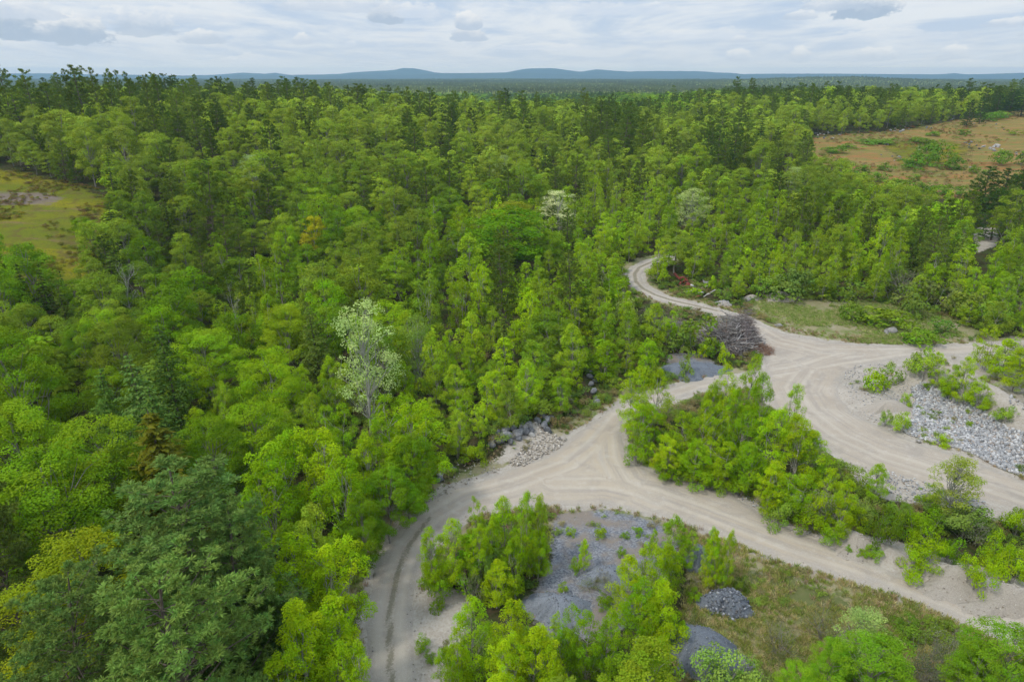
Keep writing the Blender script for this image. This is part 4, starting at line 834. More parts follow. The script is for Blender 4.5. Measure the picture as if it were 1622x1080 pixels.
# scrub on the far heath
for px, py, b, w in ((1478, 222, 262, 46), (1455, 245, 268, 40), (1440, 252, 264, 36), (1510, 240, 268, 34), (1586, 236, 262, 30), (1618, 238, 262, 30), (1500, 258, 268, 30), (1458, 217, 226, 40), (1385, 221, 228, 44), (1408, 220, 227, 40), (1345, 228, 234, 40), (1560, 178, 192, 36), (1578, 176, 190, 34), (1590, 178, 188, 24), (1320, 232, 242, 40), (1335, 252, 266, 34), (1362, 262, 278, 40), (1390, 272, 288, 36), (1425, 282, 300, 44), (1460, 288, 304, 36), (1490, 292, 308, 40), (1520, 296, 312, 36), (1405, 258, 270, 26), (1545, 262, 274, 24), (1445, 276, 286, 24), (1530, 205, 214, 24), (1480, 208, 216, 22), (1605, 205, 214, 26)): hero('shrub', (px, py), (px, b), w, tint=(0.065, 0.11, 0.025))



# pixels of the photo where open ground shows: nothing may stand in front of them
CLEAR = [[(592, 1085), (580, 1030), (578, 985), (586, 930), (602, 880), (628, 842), (662, 808), (706, 780), (760, 762), (805, 747), (850, 731), (885, 710), (915, 688), (945, 665), (970, 650), (986, 640), (982, 690), (990, 715), (1012, 738), (1050, 755), (1120, 775), (1164, 786), (1221, 822), (1268, 845), (1321, 850), (1381, 870), (1464, 895), (1548, 925), (1640, 960), (1640, 1045), (1564, 1040), (1500, 1060), (1300, 1100), (1100, 1100), (1060, 1000), (860, 1000), (640, 1085)],
         [(1551, 530), (1480, 520), (1380, 480), (1260, 462), (1180, 470), (1160, 490), (1110, 500), (1105, 540), (1060, 560), (1055, 600), (1110, 600), (1140, 596), (1205, 598), (1213, 640), (1250, 650), (1300, 690), (1340, 730), (1440, 765), (1560, 800), (1640, 810), (1640, 700), (1560, 655), (1480, 610), (1440, 590), (1551, 560)],
         [(1068, 620), (1108, 604), (1114, 614), (1075, 634)], [(770, 690), (815, 672), (860, 652), (890, 690), (900, 712), (840, 728), (775, 740)], [(924, 590), (940, 590), (952, 660), (930, 640)], [(685, 742), (725, 735), (728, 768), (690, 772)],
         [(996, 428), (1012, 415), (1025, 418), (1017, 440), (1045, 462), (1060, 432), (1110, 440), (1165, 470), (1210, 512), (1170, 520), (1090, 498), (1020, 475), (1000, 455)],
         [(-20, 270), (80, 290), (130, 302), (172, 320), (150, 350), (122, 350), (118, 385), (140, 425), (100, 442), (60, 395), (-20, 350)],
         [(1286, 222), (1340, 212), (1420, 206), (1500, 193), (1560, 184), (1640, 172), (1640, 262), (1565, 296), (1530, 302), (1450, 292), (1385, 275), (1335, 250), (1290, 240)], [(1540, 362), (1578, 356), (1578, 388), (1548, 398)]]
CONIFER = [(90, 190, 130, 70, .6), (250, 165, 160, 45, .5), (450, 150, 300, 20, .35), (650, 150, 200, 14, .35), (965, 190, 60, 45, .9), (1140, 215, 70, 40, .8), (200, 390, 70, 70, .75), (330, 250, 180, 90, .32), (600, 240, 260, 70, .22), (220, 590, 110, 80, .6), (60, 260, 120, 40, .8), (1600, 290, 70, 50, .9), (350, 330, 120, 60, .5), (660, 215, 90, 40, .5), (900, 260, 80, 50, .45), (1600, 150, 80, 16, .8), (1330, 150, 300, 20, .45)]

def in_any(px, py, polys):
    m = np.zeros(np.shape(px), bool)
    for P in polys:
        b = (px > min(p[0] for p in P)) & (px < max(p[0] for p in P)) & (py > min(p[1] for p in P)) & (py < max(p[1] for p in P))
        if b.any(): m[b] |= poly_sdf(px[b], py[b], P) < 0
    return m

def open_ground(X, Y, margin):
    m = road_sdf(X, Y) < margin
    for n in ('sand', 'gravel', 'dry', 'grass', 'olive', 'heath'): m |= zone(n, X, Y) < (margin * 0.4 if n != 'grass' else -1)
    return m

def blocks_view(X, Y, Z, H, R, low=0.12):
    m = np.zeros(len(X), bool)
    for t, o in ((low, 0), (0.4, 0), (0.7, 0), (1.0, 0), (0.45, -0.8), (0.45, 0.8), (0.7, -0.5), (0.7, 0.5)):
        px, py, d = proj(X, Y, Z + H * t); m |= in_any(px + o * R * FPX / d, py, CLEAR)
    return m

def clear_heroes():
    # crowns beside the road stand back from it until the road shows
    for t in TREES:
        if t['note'] or t['kind'] in ('shrub', 'twiggy') or not t.get('free'): continue
        for _ in range(16):
            a = lambda q: np.array([q])
            if not blocks_view(a(t['x']), a(t['y']), a(t['z']), a(t['H']), a(t['R']))[0]: break
            t['x'] -= 0.6; t['z'] = zt(t['x'], t['y'])
clear_heroes()
HEROES = list(TREES)

def auto_scatter():
    r = np.random.default_rng(23); n = 52000
    Y = 22 + (500 - 22) * r.uniform(0, 1, n) ** 1.35; X = r.uniform(-1, 1, n) * (Y * 0.86 + 22)
    keep = np.ones(n, bool); road = np.full(n, 99.0); nr = (Y < 230) & (X > -90) & (X < 200); road[nr] = road_sdf(X[nr], Y[nr])
    keep &= ~open_ground(X, Y, 2.2)
    isl = W([(660, 960), (660, 850), (720, 815), (861, 803), (1000, 806), (1164, 860), (1100, 1100), (670, 1100)]); isl2 = W([(985, 660), (1112, 612), (1215, 600), (1215, 640), (1300, 700), (1420, 760), (1640, 810), (1640, 920), (1548, 945), (1268, 843), (1120, 770), (1012, 735)])
    keep &= ~((poly_sdf(X, Y, isl) < 1) | (poly_sdf(X, Y, isl2) < 1))
    X, Y, road = X[keep], Y[keep], road[keep]; n = len(X); Z = terrain(X, Y)
    px, py, d = proj(X, Y, Z + 11); con = np.full(n, 0.15)
    for cx, cy, rx, ry, a in CONIFER: con = np.maximum(con, a * np.exp(-((px - cx) / rx) ** 2 - ((py - cy) / ry) ** 2))
    con *= S(5, 28, road)
    cl = fbm(X, Y, 34, 3, 61); tone = fbm(X, Y, 26, 2, 71)
    con = np.clip(con * (0.35 + 1.3 * cl), 0, 0.97)
    bir = np.clip(0.90 * (1 - S(14, 70, road)) + 0.16 + 0.35 * (fbm(X, Y, 40, 2, 88) - 0.5), 0, 0.92) * np.where(px < 330, 0.35, 1)
    u = r.uniform(size=n); v = r.uniform(size=n); kinds = np.where(u < con, np.where(v < 0.60 + 0.25 * (Y > 150), 0, np.where(v < 0.82, 1, 2)), np.where(v < 0.0, 3, np.where(v < 0.03 + bir * 0.97, 4, 5)))
    KN = ['pine', 'spruce', 'hemlock', 'poplar', 'birch', 'maple']
    Hm = np.array([14.5, 11.5, 12.0, 12.0, 9.6, 11.2]); Rm = np.array([3.4, 1.9, 2.4, 2.3, 2.38, 3.45])
    s = r.normal(1, 0.21, n).clip(0.55, 1.5); H = Hm[kinds] * s * (0.72 + 0.28 * S(2, 40, road)); R = Rm[kinds] * s * r.uniform(0.88, 1.15, n)
    tip = proj(X, Y, Z + H); vis = (tip[0] > -90) & (tip[0] < 1715) & (tip[1] < 1180) & (proj(X, Y, Z)[1] > 95)
    bad = blocks_view(X, Y, Z, H, R) | ~vis
    cell = {}; out = []
    for h in HEROES: cell.setdefault((int(h['x'] // 8), int(h['y'] // 8)), []).append((h['x'], h['y'], h['R'] * (0.9 if h['kind'] not in ('shrub', 'twiggy') else 0.5)))
    for i in range(n):
        if bad[i]: continue
        x, y, q = X[i], Y[i], R[i]; c = (int(x // 8), int(y // 8)); ok = True; f = 0.78 if Y[i] < 200 else 0.82
        for a in (-1, 0, 1):
            for b in (-1, 0, 1):
                for (x2, y2, q2) in cell.get((c[0] + a, c[1] + b), ()):
                    if (x - x2) ** 2 + (y - y2) ** 2 < (f * (q + q2)) ** 2: ok = False; break
                if not ok: break
            if not ok: break
        if not ok: continue
        cell.setdefault(c, []).append((x, y, q)); k = KN[kinds[i]]; tl = TINT[k]
        t = np.array(tl[int(r.integers(len(tl)))]) * (0.68 + 0.64 * tone[i]) * r.uniform(0.78, 1.26)
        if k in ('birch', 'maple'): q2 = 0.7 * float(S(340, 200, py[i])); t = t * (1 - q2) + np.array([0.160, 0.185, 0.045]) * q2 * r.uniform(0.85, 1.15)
        q4 = 0.5 * r.uniform() ** 1.6; t = t * (1 - q4) + np.array([0.078, 0.094, 0.036]) * q4 if k in ('birch', 'maple') else t
        q3 = math.exp(-((px[i] - 1430) / 190) ** 2 - ((py[i] - 450) / 48) ** 2); t = t * (1 - 0.75 * q3) + np.array([0.070, 0.088, 0.034]) * 0.75 * q3; H[i] *= 1 - 0.42 * q3
        TREES.append(dict(kind=k, x=float(x), y=float(y), z=float(Z[i]), H=float(H[i]), R=float(q), tint=tuple(t), hero=False, note=None))
    # low growth along the edges of the open ground
    n = 5200; Y = 24 + 150 * r.uniform(0, 1, n); X = r.uniform(-1, 1, n) * (Y * 0.84 + 15); road = road_sdf(X, Y)
    e = np.minimum(road, np.minimum(zone('grass', X, Y) + 1.5, zone('olive', X, Y)))
    k = (e > 1.2) & (e < 9) & ~open_ground(X, Y, 1.0) & ~(poly_sdf(X, Y, isl) < 1) & ~(poly_sdf(X, Y, isl2) < 0.5)
    X, Y = X[k], Y[k]; Z = terrain(X, Y); H = r.uniform(1.0, 3.2, len(X)); R = H * r.uniform(0.45, 0.7, len(X)); px, py, d = proj(X, Y, Z)
    k = ~blocks_view(X, Y, Z, H, R) & (px > -30) & (px < 1650) & (py < 1110)
    cnt = 0
    for x, y, z, h, q in zip(X[k], Y[k], Z[k], H[k], R[k]):
        c = (int(x // 8), int(y // 8))
        if any((x - x2) ** 2 + (y - y2) ** 2 < (0.6 * q + 0.35 * q2) ** 2 for a in (-1, 0, 1) for b in (-1, 0, 1) for (x2, y2, q2) in cell.get((c[0] + a, c[1] + b), ())): continue
        cell.setdefault(c, []).append((x, y, q)); kd = 'twiggy' if r.uniform() < 0.15 else 'shrub'; tl = TINT[kd]; t = np.array(tl[int(r.integers(len(tl)))]) * r.uniform(0.8, 1.2)
        TREES.append(dict(kind=kd, x=float(x), y=float(y), z=float(z), H=float(h), R=float(q), tint=tuple(t), hero=False, note=None)); cnt += 1
auto_scatter()

def visible_area():
    """how large each tree shows from the photograph's viewpoint, nearest first over a coarse picture"""
    w, h, q = 406, 270, 4.0; cov = np.zeros((h, w), bool)
    for t in TREES:
        px, py, d = proj(t['x'], t['y'], t['z'] + t['H'] * 0.6); t['d'] = float(d); t['px'] = float(px); t['py'] = float(py)
        t['tip'] = float(proj(t['x'], t['y'], t['z'] + t['H'])[1]); t['foot'] = float(proj(t['x'], t['y'], t['z'] + t['H'] * 0.12)[1])
    for t in sorted(TREES, key=lambda t: t['d']):
        rx = t['R'] * 0.85 * FPX / t['d']; cy = (t['tip'] + t['foot']) / 2; ry = abs(t['foot'] - t['tip']) / 2 + rx * 0.25
        x0, x1 = int((t['px'] - rx) / q), int((t['px'] + rx) / q) + 1; y0, y1 = int((cy - ry) / q), int((cy + ry) / q) + 1
        x0, y0 = max(x0, 0), max(y0, 0); x1, y1 = min(x1, w), min(y1, h); t['area'] = 0.0
        if x1 <= x0 or y1 <= y0: continue
        gy, gx = np.mgrid[y0:y1, x0:x1]; m = (((gx + .5) * q - t['px']) / (rx + 2)) ** 2 + (((gy + .5) * q - cy) / (ry + 2)) ** 2 < 1
        sub = cov[y0:y1, x0:x1]; t['area'] = float((m & ~sub).sum()); sub |= m & (((((gx + .5) * q - t["px"]) / (rx + .1)) ** 2 + (((gy + .5) * q - cy) / (ry + .1)) ** 2) < 0.8)
visible_area()

# ------------------------------------------------------------------ labels
MARKS = [((930, 735), 'the gravel road fork'), ((590, 930), 'the gravel loop'), ((1160, 525), 'the brush pile'), ((815, 690), 'the dark boulder bank'), ((575, 600), 'the tall pale poplar'), ((205, 475), 'the grey dead tree'), ((70, 340), 'the olive clearing'), ((886, 335), 'the silvery poplar'),
         ((1100, 325), 'the pale roadside poplar'), ((1450, 240), 'the russet heath'), ((1008, 435), 'the narrow track bend'), ((1540, 660), 'the white rubble slope'), ((242, 690), 'the bronze conifer'), ((270, 830), 'the two bushy pines'), ((491, 365), 'the yellow crown'), ((100, 120), 'the skyline pines'), ((1320, 500), 'the grassy clearing'),
         ((780, 870), 'the round loop clump'), ((1110, 1010), 'the big gravel heap'), ((1165, 955), 'the dark stone heap'), ((1525, 780), 'the airy yellow poplar'), ((970, 185), 'the ridge top pines'), ((1150, 220), 'the dark pine cluster'), ((1560, 375), 'the bare sand patch'), ((1150, 690), 'the clump between roads'), ((650, 160), 'the middle ridge line'), ((400, 180), 'the ridge shoulder'), ((1250, 280), 'the heath edge wood'), ((700, 400), 'the heart of the wood'), ((350, 430), 'the mixed wood')]
ORD = ['closest', 'second', 'third', 'fourth', 'fifth', 'sixth', 'seventh', 'eighth', 'ninth', 'tenth', 'eleventh', 'twelfth', 'thirteenth', 'fourteenth', 'fifteenth', 'sixteenth', 'seventeenth', 'eighteenth', 'nineteenth', 'twentieth']
KIND = {'birch': ('birch_tree', 'birch tree', 'birch', 'young birches of the wood'), 'maple': ('maple_tree', 'maple tree', 'round hardwood', 'round crowned hardwoods of the wood'), 'pine': ('pine_tree', 'pine tree', 'soft needled pine', 'pines of the wood'), 'spruce': ('spruce_tree', 'spruce tree', 'pointed spruce', 'spruces of the wood'),
        'hemlock': ('hemlock_tree', 'conifer', 'feathery conifer', 'feathery conifers of the wood'), 'poplar': ('poplar_tree', 'poplar tree', 'thin leaved poplar', 'poplars of the wood'), 'shrub': ('shrub', 'shrub', 'bushy shrub', 'shrubs beside the open ground'), 'twiggy': ('twiggy_shrub', 'shrub', 'half bare shrub', 'half bare shrubs')}
def tone_word(t):
    r, g, b = t['tint']; l = 0.3 * r + 0.6 * g + 0.1 * b
    if b > 0.06: return 'pale grey-green'
    if r > g * 0.98: return 'yellow' if l > 0.11 else 'bronze'
    if l < 0.05: return 'very dark green'
    if l < 0.075: return 'dark green'
    if b > 0.028: return 'dull grey-green'
    if l < 0.105: return 'mid green'
    return 'yellow-green' if r > 0.66 * g else 'bright green'
def size_word(t):
    n = {'birch': 9.6, 'maple': 11.6, 'pine': 18, 'spruce': 12, 'hemlock': 12, 'poplar': 12, 'shrub': 2.4, 'twiggy': 2.4}[t['kind']]; s = t['H'] / n
    return 'small' if s < 0.82 else ('big' if s > 1.14 else 'medium')
def label_things(items, noun):
    """items: dicts with px, py (and optionally words in front); the nearest landmark, the side of it and the rank there"""
    cells = {}
    for t in items:
        ms = sorted(MARKS, key=lambda m: math.hypot(t['px'] - m[0][0], (t['py'] - m[0][1]) * (1.0 if m[0][1] > 300 else 1.8)))
        m = ms[0]; dx = t['px'] - m[0][0]; dy = (t['py'] - m[0][1]) * 1.3
        side = ('left of' if dx < 0 else 'right of') if abs(dx) > abs(dy) else ('behind' if dy < 0 else 'in front of')
        cells.setdefault((t['front'], m[1], side), []).append((math.hypot(dx, dy), t))
    for (fr, mk, side), v in cells.items():
        v.sort(key=lambda q: q[0])
        for i, (_, t) in enumerate(v):
            if len(v) == 1: t['label'] = f'{fr}, only one {side} {mk}'
            elif i < len(ORD): t['label'] = f'{fr}, {ORD[i]} {side} {mk}'
            else: t['label'] = f'{fr}, far out {side} {mk}'

# ------------------------------------------------------------------ plant the individual trees, the rest becomes the wood
LIMIT = {'birch': 298, 'maple': 298, 'pine': 298, 'spruce': 200, 'hemlock': 200, 'poplar': 100, 'shrub': 270, 'twiggy': 90}
SINGLE = []; REST = []
for kd in KIND:
    v = sorted([t for t in TREES if t['kind'] == kd], key=lambda t: -(t['area'] + (1000 if t['hero'] and t['area'] > 0 else 0)))
    for i, t in enumerate(v):
        if i < LIMIT[kd] and t['area'] >= 2.5: SINGLE.append(t)
        elif t['area'] > 0 or t['d'] > 60: REST.append(t)
for kd in KIND:
    its = [t for t in SINGLE if t['kind'] == kd]
    for t in its: t['front'] = f"{size_word(t)} {tone_word(t)} {KIND[kd][2]}"
    label_things(its, kd)
def fresh(kd, t):
    return tuple(t) if kd in ('poplar', 'twiggy') else (t[0] * 0.97, t[1] * 1.07, t[2] * 0.48)
rp = np.random.default_rng(99)
def plant(t):
    kd = t['kind']; lod = 0 if t['d'] < 92 else 1
    cr, tk, Hn, Rn = LIB[(kd, lod)][int(rp.integers(len(LIB[(kd, lod)])))]
    nm, cat, noun, grp = KIND[kd]
    e = bpy.data.objects.new(nm, None); COL.objects.link(e); e.empty_display_size = 0.3
    e.location = (t['x'], t['y'], t['z'] - 0.05); q = rp.uniform(0.86, 1.14); e.rotation_euler = (rp.normal() * 0.04, rp.normal() * 0.04, rp.uniform(0, 2 * PI)); e.scale = (t['R'] / Rn * q, t['R'] / Rn / q, t['H'] / Hn)
    tag(e, t['label'], cat, grp)
    c = link('crown', cr, e); c.color = (*fresh(kd, t['tint']), 1); link('trunk' if kd not in ('shrub', 'twiggy') else 'stems', tk, e)
    return e
for t in SINGLE: plant(t)

def far_wood():
    r = np.random.default_rng(31); P = []; Rt = []; Sc = []; Ix = []; Ti = []
    IDX = {'maple': (0, 4, 11, 3.0), 'birch': (4, 3, 10, 2.3), 'pine': (7, 4, 17, 3.6), 'spruce': (11, 3, 12, 2.0), 'hemlock': (11, 3, 12, 2.0), 'poplar': (4, 3, 10, 2.3), 'shrub': (0, 4, 11, 3.0), 'twiggy': (0, 4, 11, 3.0)}
    def add(kd, x, y, z, H, R, t):
        i0, k, Hn, Rn = IDX[kd]; P.append((x, y, z)); Rt.append((0, 0, r.uniform(0, 6.28))); Sc.append((R / Rn, R / Rn, H / Hn)); Ix.append(i0 + int(r.integers(k))); Ti.append(fresh(kd, t))
    for t in REST: add(t['kind'], t['x'], t['y'], t['z'], t['H'], t['R'], t['tint'])
    # beyond the ones that can be told apart
    y = 470.0; pts = []
    while y < 1650:
        st = 5.4 + (y - 470) / 1200 * 3.2; xs = np.arange(-0.86 * y - 20, 0.86 * y + 20, st); pts.append(np.stack([xs + r.uniform(-.45, .45, len(xs)) * st, y + r.uniform(-.45, .45, len(xs)) * st], 1)); y += st
    pts = np.concatenate(pts); X, Y = pts.T; Z = terrain(X, Y); px, py, d = proj(X, Y, Z + 12)
    ok = ~open_ground(X, Y, 3.0) & ~blocks_view(X, Y, Z, np.full(len(X), 11.0), np.full(len(X), 3.0)) & ~((((px - 1035) / 75) ** 2 + ((py - 142) / 3.2) ** 2) < 1)
    X, Y, Z = X[ok], Y[ok], Z[ok]; px, py, d = proj(X, Y, Z + 12)
    con = np.full(len(X), 0.12)
    for cx, cy, rx, ry, a in CONIFER: con = np.maximum(con, a * np.exp(-((px - cx) / rx) ** 2 - ((py - cy) / ry) ** 2))
    cl = fbm(X, Y * 0.7, 120, 3, 15); con = np.clip(con + (cl - 0.55) * 1.6, 0.04, 0.85); tone = fbm(X, Y, 70, 3, 19)
    for i in range(len(X)):
        u = r.uniform(); kd = ('pine' if r.uniform() < 0.6 else 'spruce') if u < con[i] else ('maple' if r.uniform() < 0.6 else 'birch'); s = r.normal(1, 0.16)
        Hm, Rm = {'pine': (11.5, 3.2), 'spruce': (10, 2.0), 'maple': (9, 3.5), 'birch': (8, 2.7)}[kd]; tl = TINT[kd]; t = np.array(tl[int(r.integers(len(tl)))]) * (0.75 + 0.5 * tone[i]) * r.uniform(0.85, 1.2)
        add(kd, X[i], Y[i], Z[i], Hm * s, Rm * s * 1.08, t)
    scatter('forest', P, Rt, Sc, Ix, Ti, FARLIB[0])
    P = []; Ix = []; Sc = []; Ti = []; Rt = []; y = 1640.0
    while y < 5600:
        st = 25 + (y - 1640) / 4000 * 22; xs = np.arange(-0.86 * y, 0.86 * y, st)
        for x in xs:
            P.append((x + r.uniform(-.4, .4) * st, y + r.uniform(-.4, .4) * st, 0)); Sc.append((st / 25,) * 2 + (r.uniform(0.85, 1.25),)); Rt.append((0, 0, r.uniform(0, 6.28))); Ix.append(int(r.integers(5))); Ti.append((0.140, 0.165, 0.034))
        y += st
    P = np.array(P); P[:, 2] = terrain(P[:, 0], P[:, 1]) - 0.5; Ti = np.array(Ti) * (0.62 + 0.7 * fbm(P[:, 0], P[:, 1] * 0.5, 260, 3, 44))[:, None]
    scatter('forest_beyond', P, Rt, Sc, Ix, Ti, FARLIB[1])
far_wood()

def wood_margin():
    # the wood goes on past the edges of the photograph: nothing of it shows there, so it stands as one mass
    r = np.random.default_rng(303); c = bpy.data.collections.new('wood margin pieces'); kinds = []
    for kd, mt in (('birch', M_LEAF_I), ('maple', M_LEAF_I), ('pine', M_NEEDLE_I)):
        for i in range(3):
            cr, tk, Hn, Rn = LIB[(kd, 1)][i]; m = cr.copy(); m.materials[0] = mt; sub = bpy.data.collections.new('margin_%02d' % len(kinds)); c.children.link(sub); kinds.append((kd, Hn, Rn))
            sub.objects.link(bpy.data.objects.new('crown piece', m)); sub.objects.link(bpy.data.objects.new('trunk piece', tk))
    n = 9000; Y = r.uniform(-6, 330, n); X = r.uniform(-1, 1, n) * (np.maximum(Y, 0) * 0.9 + 95); Z = terrain(X, Y)
    k = ~open_ground(X, Y, 2.5); X, Y, Z = X[k], Y[k], Z[k]; out = []; cell = {}
    for t in TREES: cell.setdefault((int(t['x'] // 8), int(t['y'] // 8)), []).append((t['x'], t['y'], t['R']))
    for x, y, z in zip(X, Y, Z):
        i = int(r.integers(9)); kd, Hn, Rn = kinds[i]; s = r.uniform(0.7, 1.15); Rr = {'birch': 2.3, 'maple': 3.3, 'pine': 3.3}[kd] * s; H = {'birch': 9, 'maple': 11, 'pine': 14}[kd] * s
        a = np.array; pts = [proj(x + o * Rr, y, z + H * q) for q in (0.0, 0.5, 1.0) for o in (-1.2, 1.2)]
        if any(-4 < px < 1626 and -50 < py < 1085 and (y * CP - (z + H - CAM_Z) * SP) > 2 for px, py, d in pts): continue
        cc = (int(x // 8), int(y // 8))
        if any((x - x2) ** 2 + (y - y2) ** 2 < (0.8 * (Rr + r2)) ** 2 for p_ in (-1, 0, 1) for q_ in (-1, 0, 1) for (x2, y2, r2) in cell.get((cc[0] + p_, cc[1] + q_), ())): continue
        cell.setdefault(cc, []).append((x, y, Rr)); tl = TINT[kd]; out.append((x, y, z, Rr / Rn, H / Hn, i, np.array(fresh(kd, tl[int(r.integers(len(tl)))])) * r.uniform(0.8, 1.2)))
    scatter('forest_margin', [o[:3] for o in out], [(0, 0, r.uniform(0, 6.28)) for o in out], [(o[3], o[3], o[4]) for o in out], [o[5] for o in out], [tuple(o[6]) for o in out], c)
wood_margin()

# ------------------------------------------------------------------ dead trees
for i, (top, H, w) in enumerate((((200, 440), 10, 44), ((365, 470), 8, 34), ((1108, 470), 4, 30))):
    if i == 2: continue
    x, y = unproj(*top, H); z = zt(x, y); d = proj(x, y, z + H)[2]
    o = link('dead_tree', DEAD[i], None, (x, y, z), 1.3 * i, (w * 0.5 * d / FPX / 3.0,) * 2 + (H / 9.4,))
    tag(o, ('leafless pale grey dead tree standing among dark green crowns', 'small leafless grey dead tree half hidden by hardwoods')[i], 'dead tree', 'bare dead trees')
for i, (a, b) in enumerate((((735, 925), (752, 940)), ((742, 922), (748, 946)), ((1122, 545), (1146, 560)), ((690, 686), (722, 700)))):
    (x0, y0), (x1, y1) = unproj(*a), unproj(*b); q = Acc(); q.add(*tube([(x0, y0, zt(x0, y0) + 0.25), ((x0 + x1) / 2, (y0 + y1) / 2 + 0.2, zt(x0, y0) + 0.3), (x1, y1, zt(x1, y1) + 0.2)], [0.10, 0.08, 0.04], 6))
    tag(link('fallen_branch', q.mesh('fallen branch', M_DEADWOOD, True)), ('pale fallen branch poking from under the loop clump', 'second pale fallen branch leaning beside the first one', 'grey fallen branch lying below the brush pile', 'pale fallen branch among birches left of the boulder bank')[i], 'branch', 'fallen branches')

# ------------------------------------------------------------------ boulders
M_ROCKD = plain_mat('dark grey rock', (0.10, 0.105, 0.115), (0.20, 0.20, 0.21), 1.3, bump=0.6, objrand=0.6, c3=(0.26, 0.26, 0.25)); M_ROCKP = plain_mat('pale granite', (0.34, 0.325, 0.30), (0.24, 0.23, 0.22), 1.6, bump=0.6, objrand=0.5, c3=(0.44, 0.42, 0.39))
rk = np.random.default_rng(17)
ROCKD = [rock_mesh(rk, 'dark boulder', M_ROCKD) for _ in range(6)]; ROCKP = [rock_mesh(rk, 'pale boulder', M_ROCKP) for _ in range(6)]
BOULD = []
def boulder(px, py, size_px, pale, zup=0.0, front=None):
    x, y = unproj(px, py); z = zt(x, y); d = proj(x, y, z)[2]; s = size_px * d / FPX
    BOULD.append(dict(px=px, py=py, x=x, y=y, z=z + s * 0.22 + zup, s=s, pale=pale, front=front or (('large ' if s > 0.95 else 'small ') + ('pale grey granite boulder' if pale else 'dark grey angular boulder'))))
for px, py, s in ((779, 708, 18), (792, 700, 17), (804, 694, 20), (818, 690, 18), (830, 686, 18), (842, 684, 14), (787, 690, 15), (800, 684, 17), (813, 680, 16), (826, 677, 15), (838, 674, 14), (783, 698, 14), (796, 692, 15), (809, 701, 14), (822, 696, 12), (858, 660, 16), (866, 668, 15), (862, 676, 17), (868, 684, 14), (856, 650, 14), (864, 655, 14), (852, 668, 13), (872, 664, 12), (940, 622, 14), (944, 634, 12), (936, 610, 12), (945, 640, 16), (934, 598, 12), (930, 586, 12), (942, 605, 11), (938, 592, 10), (703, 752, 20), (716, 748, 15), (697, 762, 14)): boulder(px, py, s, False)
for px, py, s in ((780, 702, 12), (832, 681, 15), (838, 677, 13), (841, 690, 11), (700, 756, 16), (836, 700, 8), (1474, 797, 24), (1478, 790, 14), (1260, 795, 26), (1247, 792, 12), (1490, 1004, 9), (1306, 838, 6), (1441, 684, 12), (1447, 678, 9), (1462, 612, 11), (1472, 650, 9), (1455, 700, 8), (1412, 527, 16), (1404, 529, 10), (1233, 517, 9), (1185, 477, 10), (1362, 504, 7)): boulder(px, py, s, True)
for cx, cy, n, sx, sy, s0, s1, pale in ((1305, 214, 14, 22, 5, 5, 11, True), (1426, 207, 9, 16, 4, 5, 9, True), (1474, 203, 4, 10, 3, 4, 7, False), (1501, 189, 4, 7, 3, 4, 8, True), (1572, 237, 9, 16, 5, 5, 10, True), (1546, 233, 4, 10, 4, 5, 8, False), (1470, 238, 5, 14, 8, 4, 8, True), (1412, 251, 6, 16, 7, 4, 8, True), (1600, 244, 6, 14, 6, 5, 9, True), (1405, 229, 3, 8, 2, 5, 8, True), (1520, 266, 4, 30, 4, 4, 6, True), (1530, 228, 4, 10, 3, 5, 9, False), (1560, 200, 5, 30, 5, 3, 6, True)):
    for _ in range(n): boulder(cx + rk.normal() * sx * 0.6, cy + rk.normal() * sy * 0.5, rk.uniform(s0, s1) * 0.55, pale and rk.uniform() < 0.6)
boulder(1578, 233, 10, True, front='biggest white granite boulder')
label_things(BOULD, 'boulder')
for b in BOULD:
    o = link('boulder', (ROCKP if b['pale'] else ROCKD)[int(rk.integers(6))], None, (b['x'], b['y'], b['z']), rk.uniform(0, 6.28), (b['s'] * 1.25, b['s'] * 1.1, b['s'] * 1.1)); o.rotation_euler = (rk.normal() * 0.3, rk.normal() * 0.3, rk.uniform(0, 6.28))
    tag(o, b['label'], 'boulder', 'pale granite boulders' if b['pale'] else 'dark grey boulders')

# ------------------------------------------------------------------ loose stone: rubble slope, stone heap, gravel
def stone_mat(name, cols):
    m, nt, nd, ln = newmat(name); a = N(nt, 'ShaderNodeAttribute', attribute_name='leaf'); s = N(nt, 'ShaderNodeSeparateXYZ'); ln.new(a.outputs['Vector'], s.inputs[0])
    c = mixc(nt, s.outputs[0], cols[0], cols[1]); c = mixc(nt, ramp(nt, s.outputs[1], 0.72, 0.9), c, cols[2]); c = mixc(nt, ramp(nt, s.outputs[2], 0.85, 0.95), c, cols[3])
    geo = N(nt, 'ShaderNodeNewGeometry'); c = mixc(nt, math_(nt, 'MULTIPLY', noise(nt, geo.outputs['Position'], 6, 4), 0.4), c, cols[0])
    p = N(nt, 'ShaderNodeBsdfPrincipled', inp={'Roughness': 0.9, 'Specular IOR Level': 0.2}); ln.new(c, p.inputs['Base Color']); o = N(nt, 'ShaderNodeOutputMaterial'); ln.new(p.outputs[0], o.inputs[0]); return m
def random_in(P, n, r):
    xs = [p[0] for p in P]; ys = [p[1] for p in P]; out = []
    while sum(len(o) for o in out) < n:
        a = np.stack([r.uniform(min(xs), max(xs), n), r.uniform(min(ys), max(ys), n)], 1); out.append(a[poly_sdf(a[:, 0], a[:, 1], P) < 0.8 * (fbm(a[:, 0], a[:, 1], 2.5, 2, 3) - 0.5)])
    return np.concatenate(out)[:n]
M_RUB = stone_mat('blasted granite rubble', ((0.22, 0.225, 0.235), (0.46, 0.455, 0.445), (0.60, 0.59, 0.57), (0.38, 0.31, 0.25)))
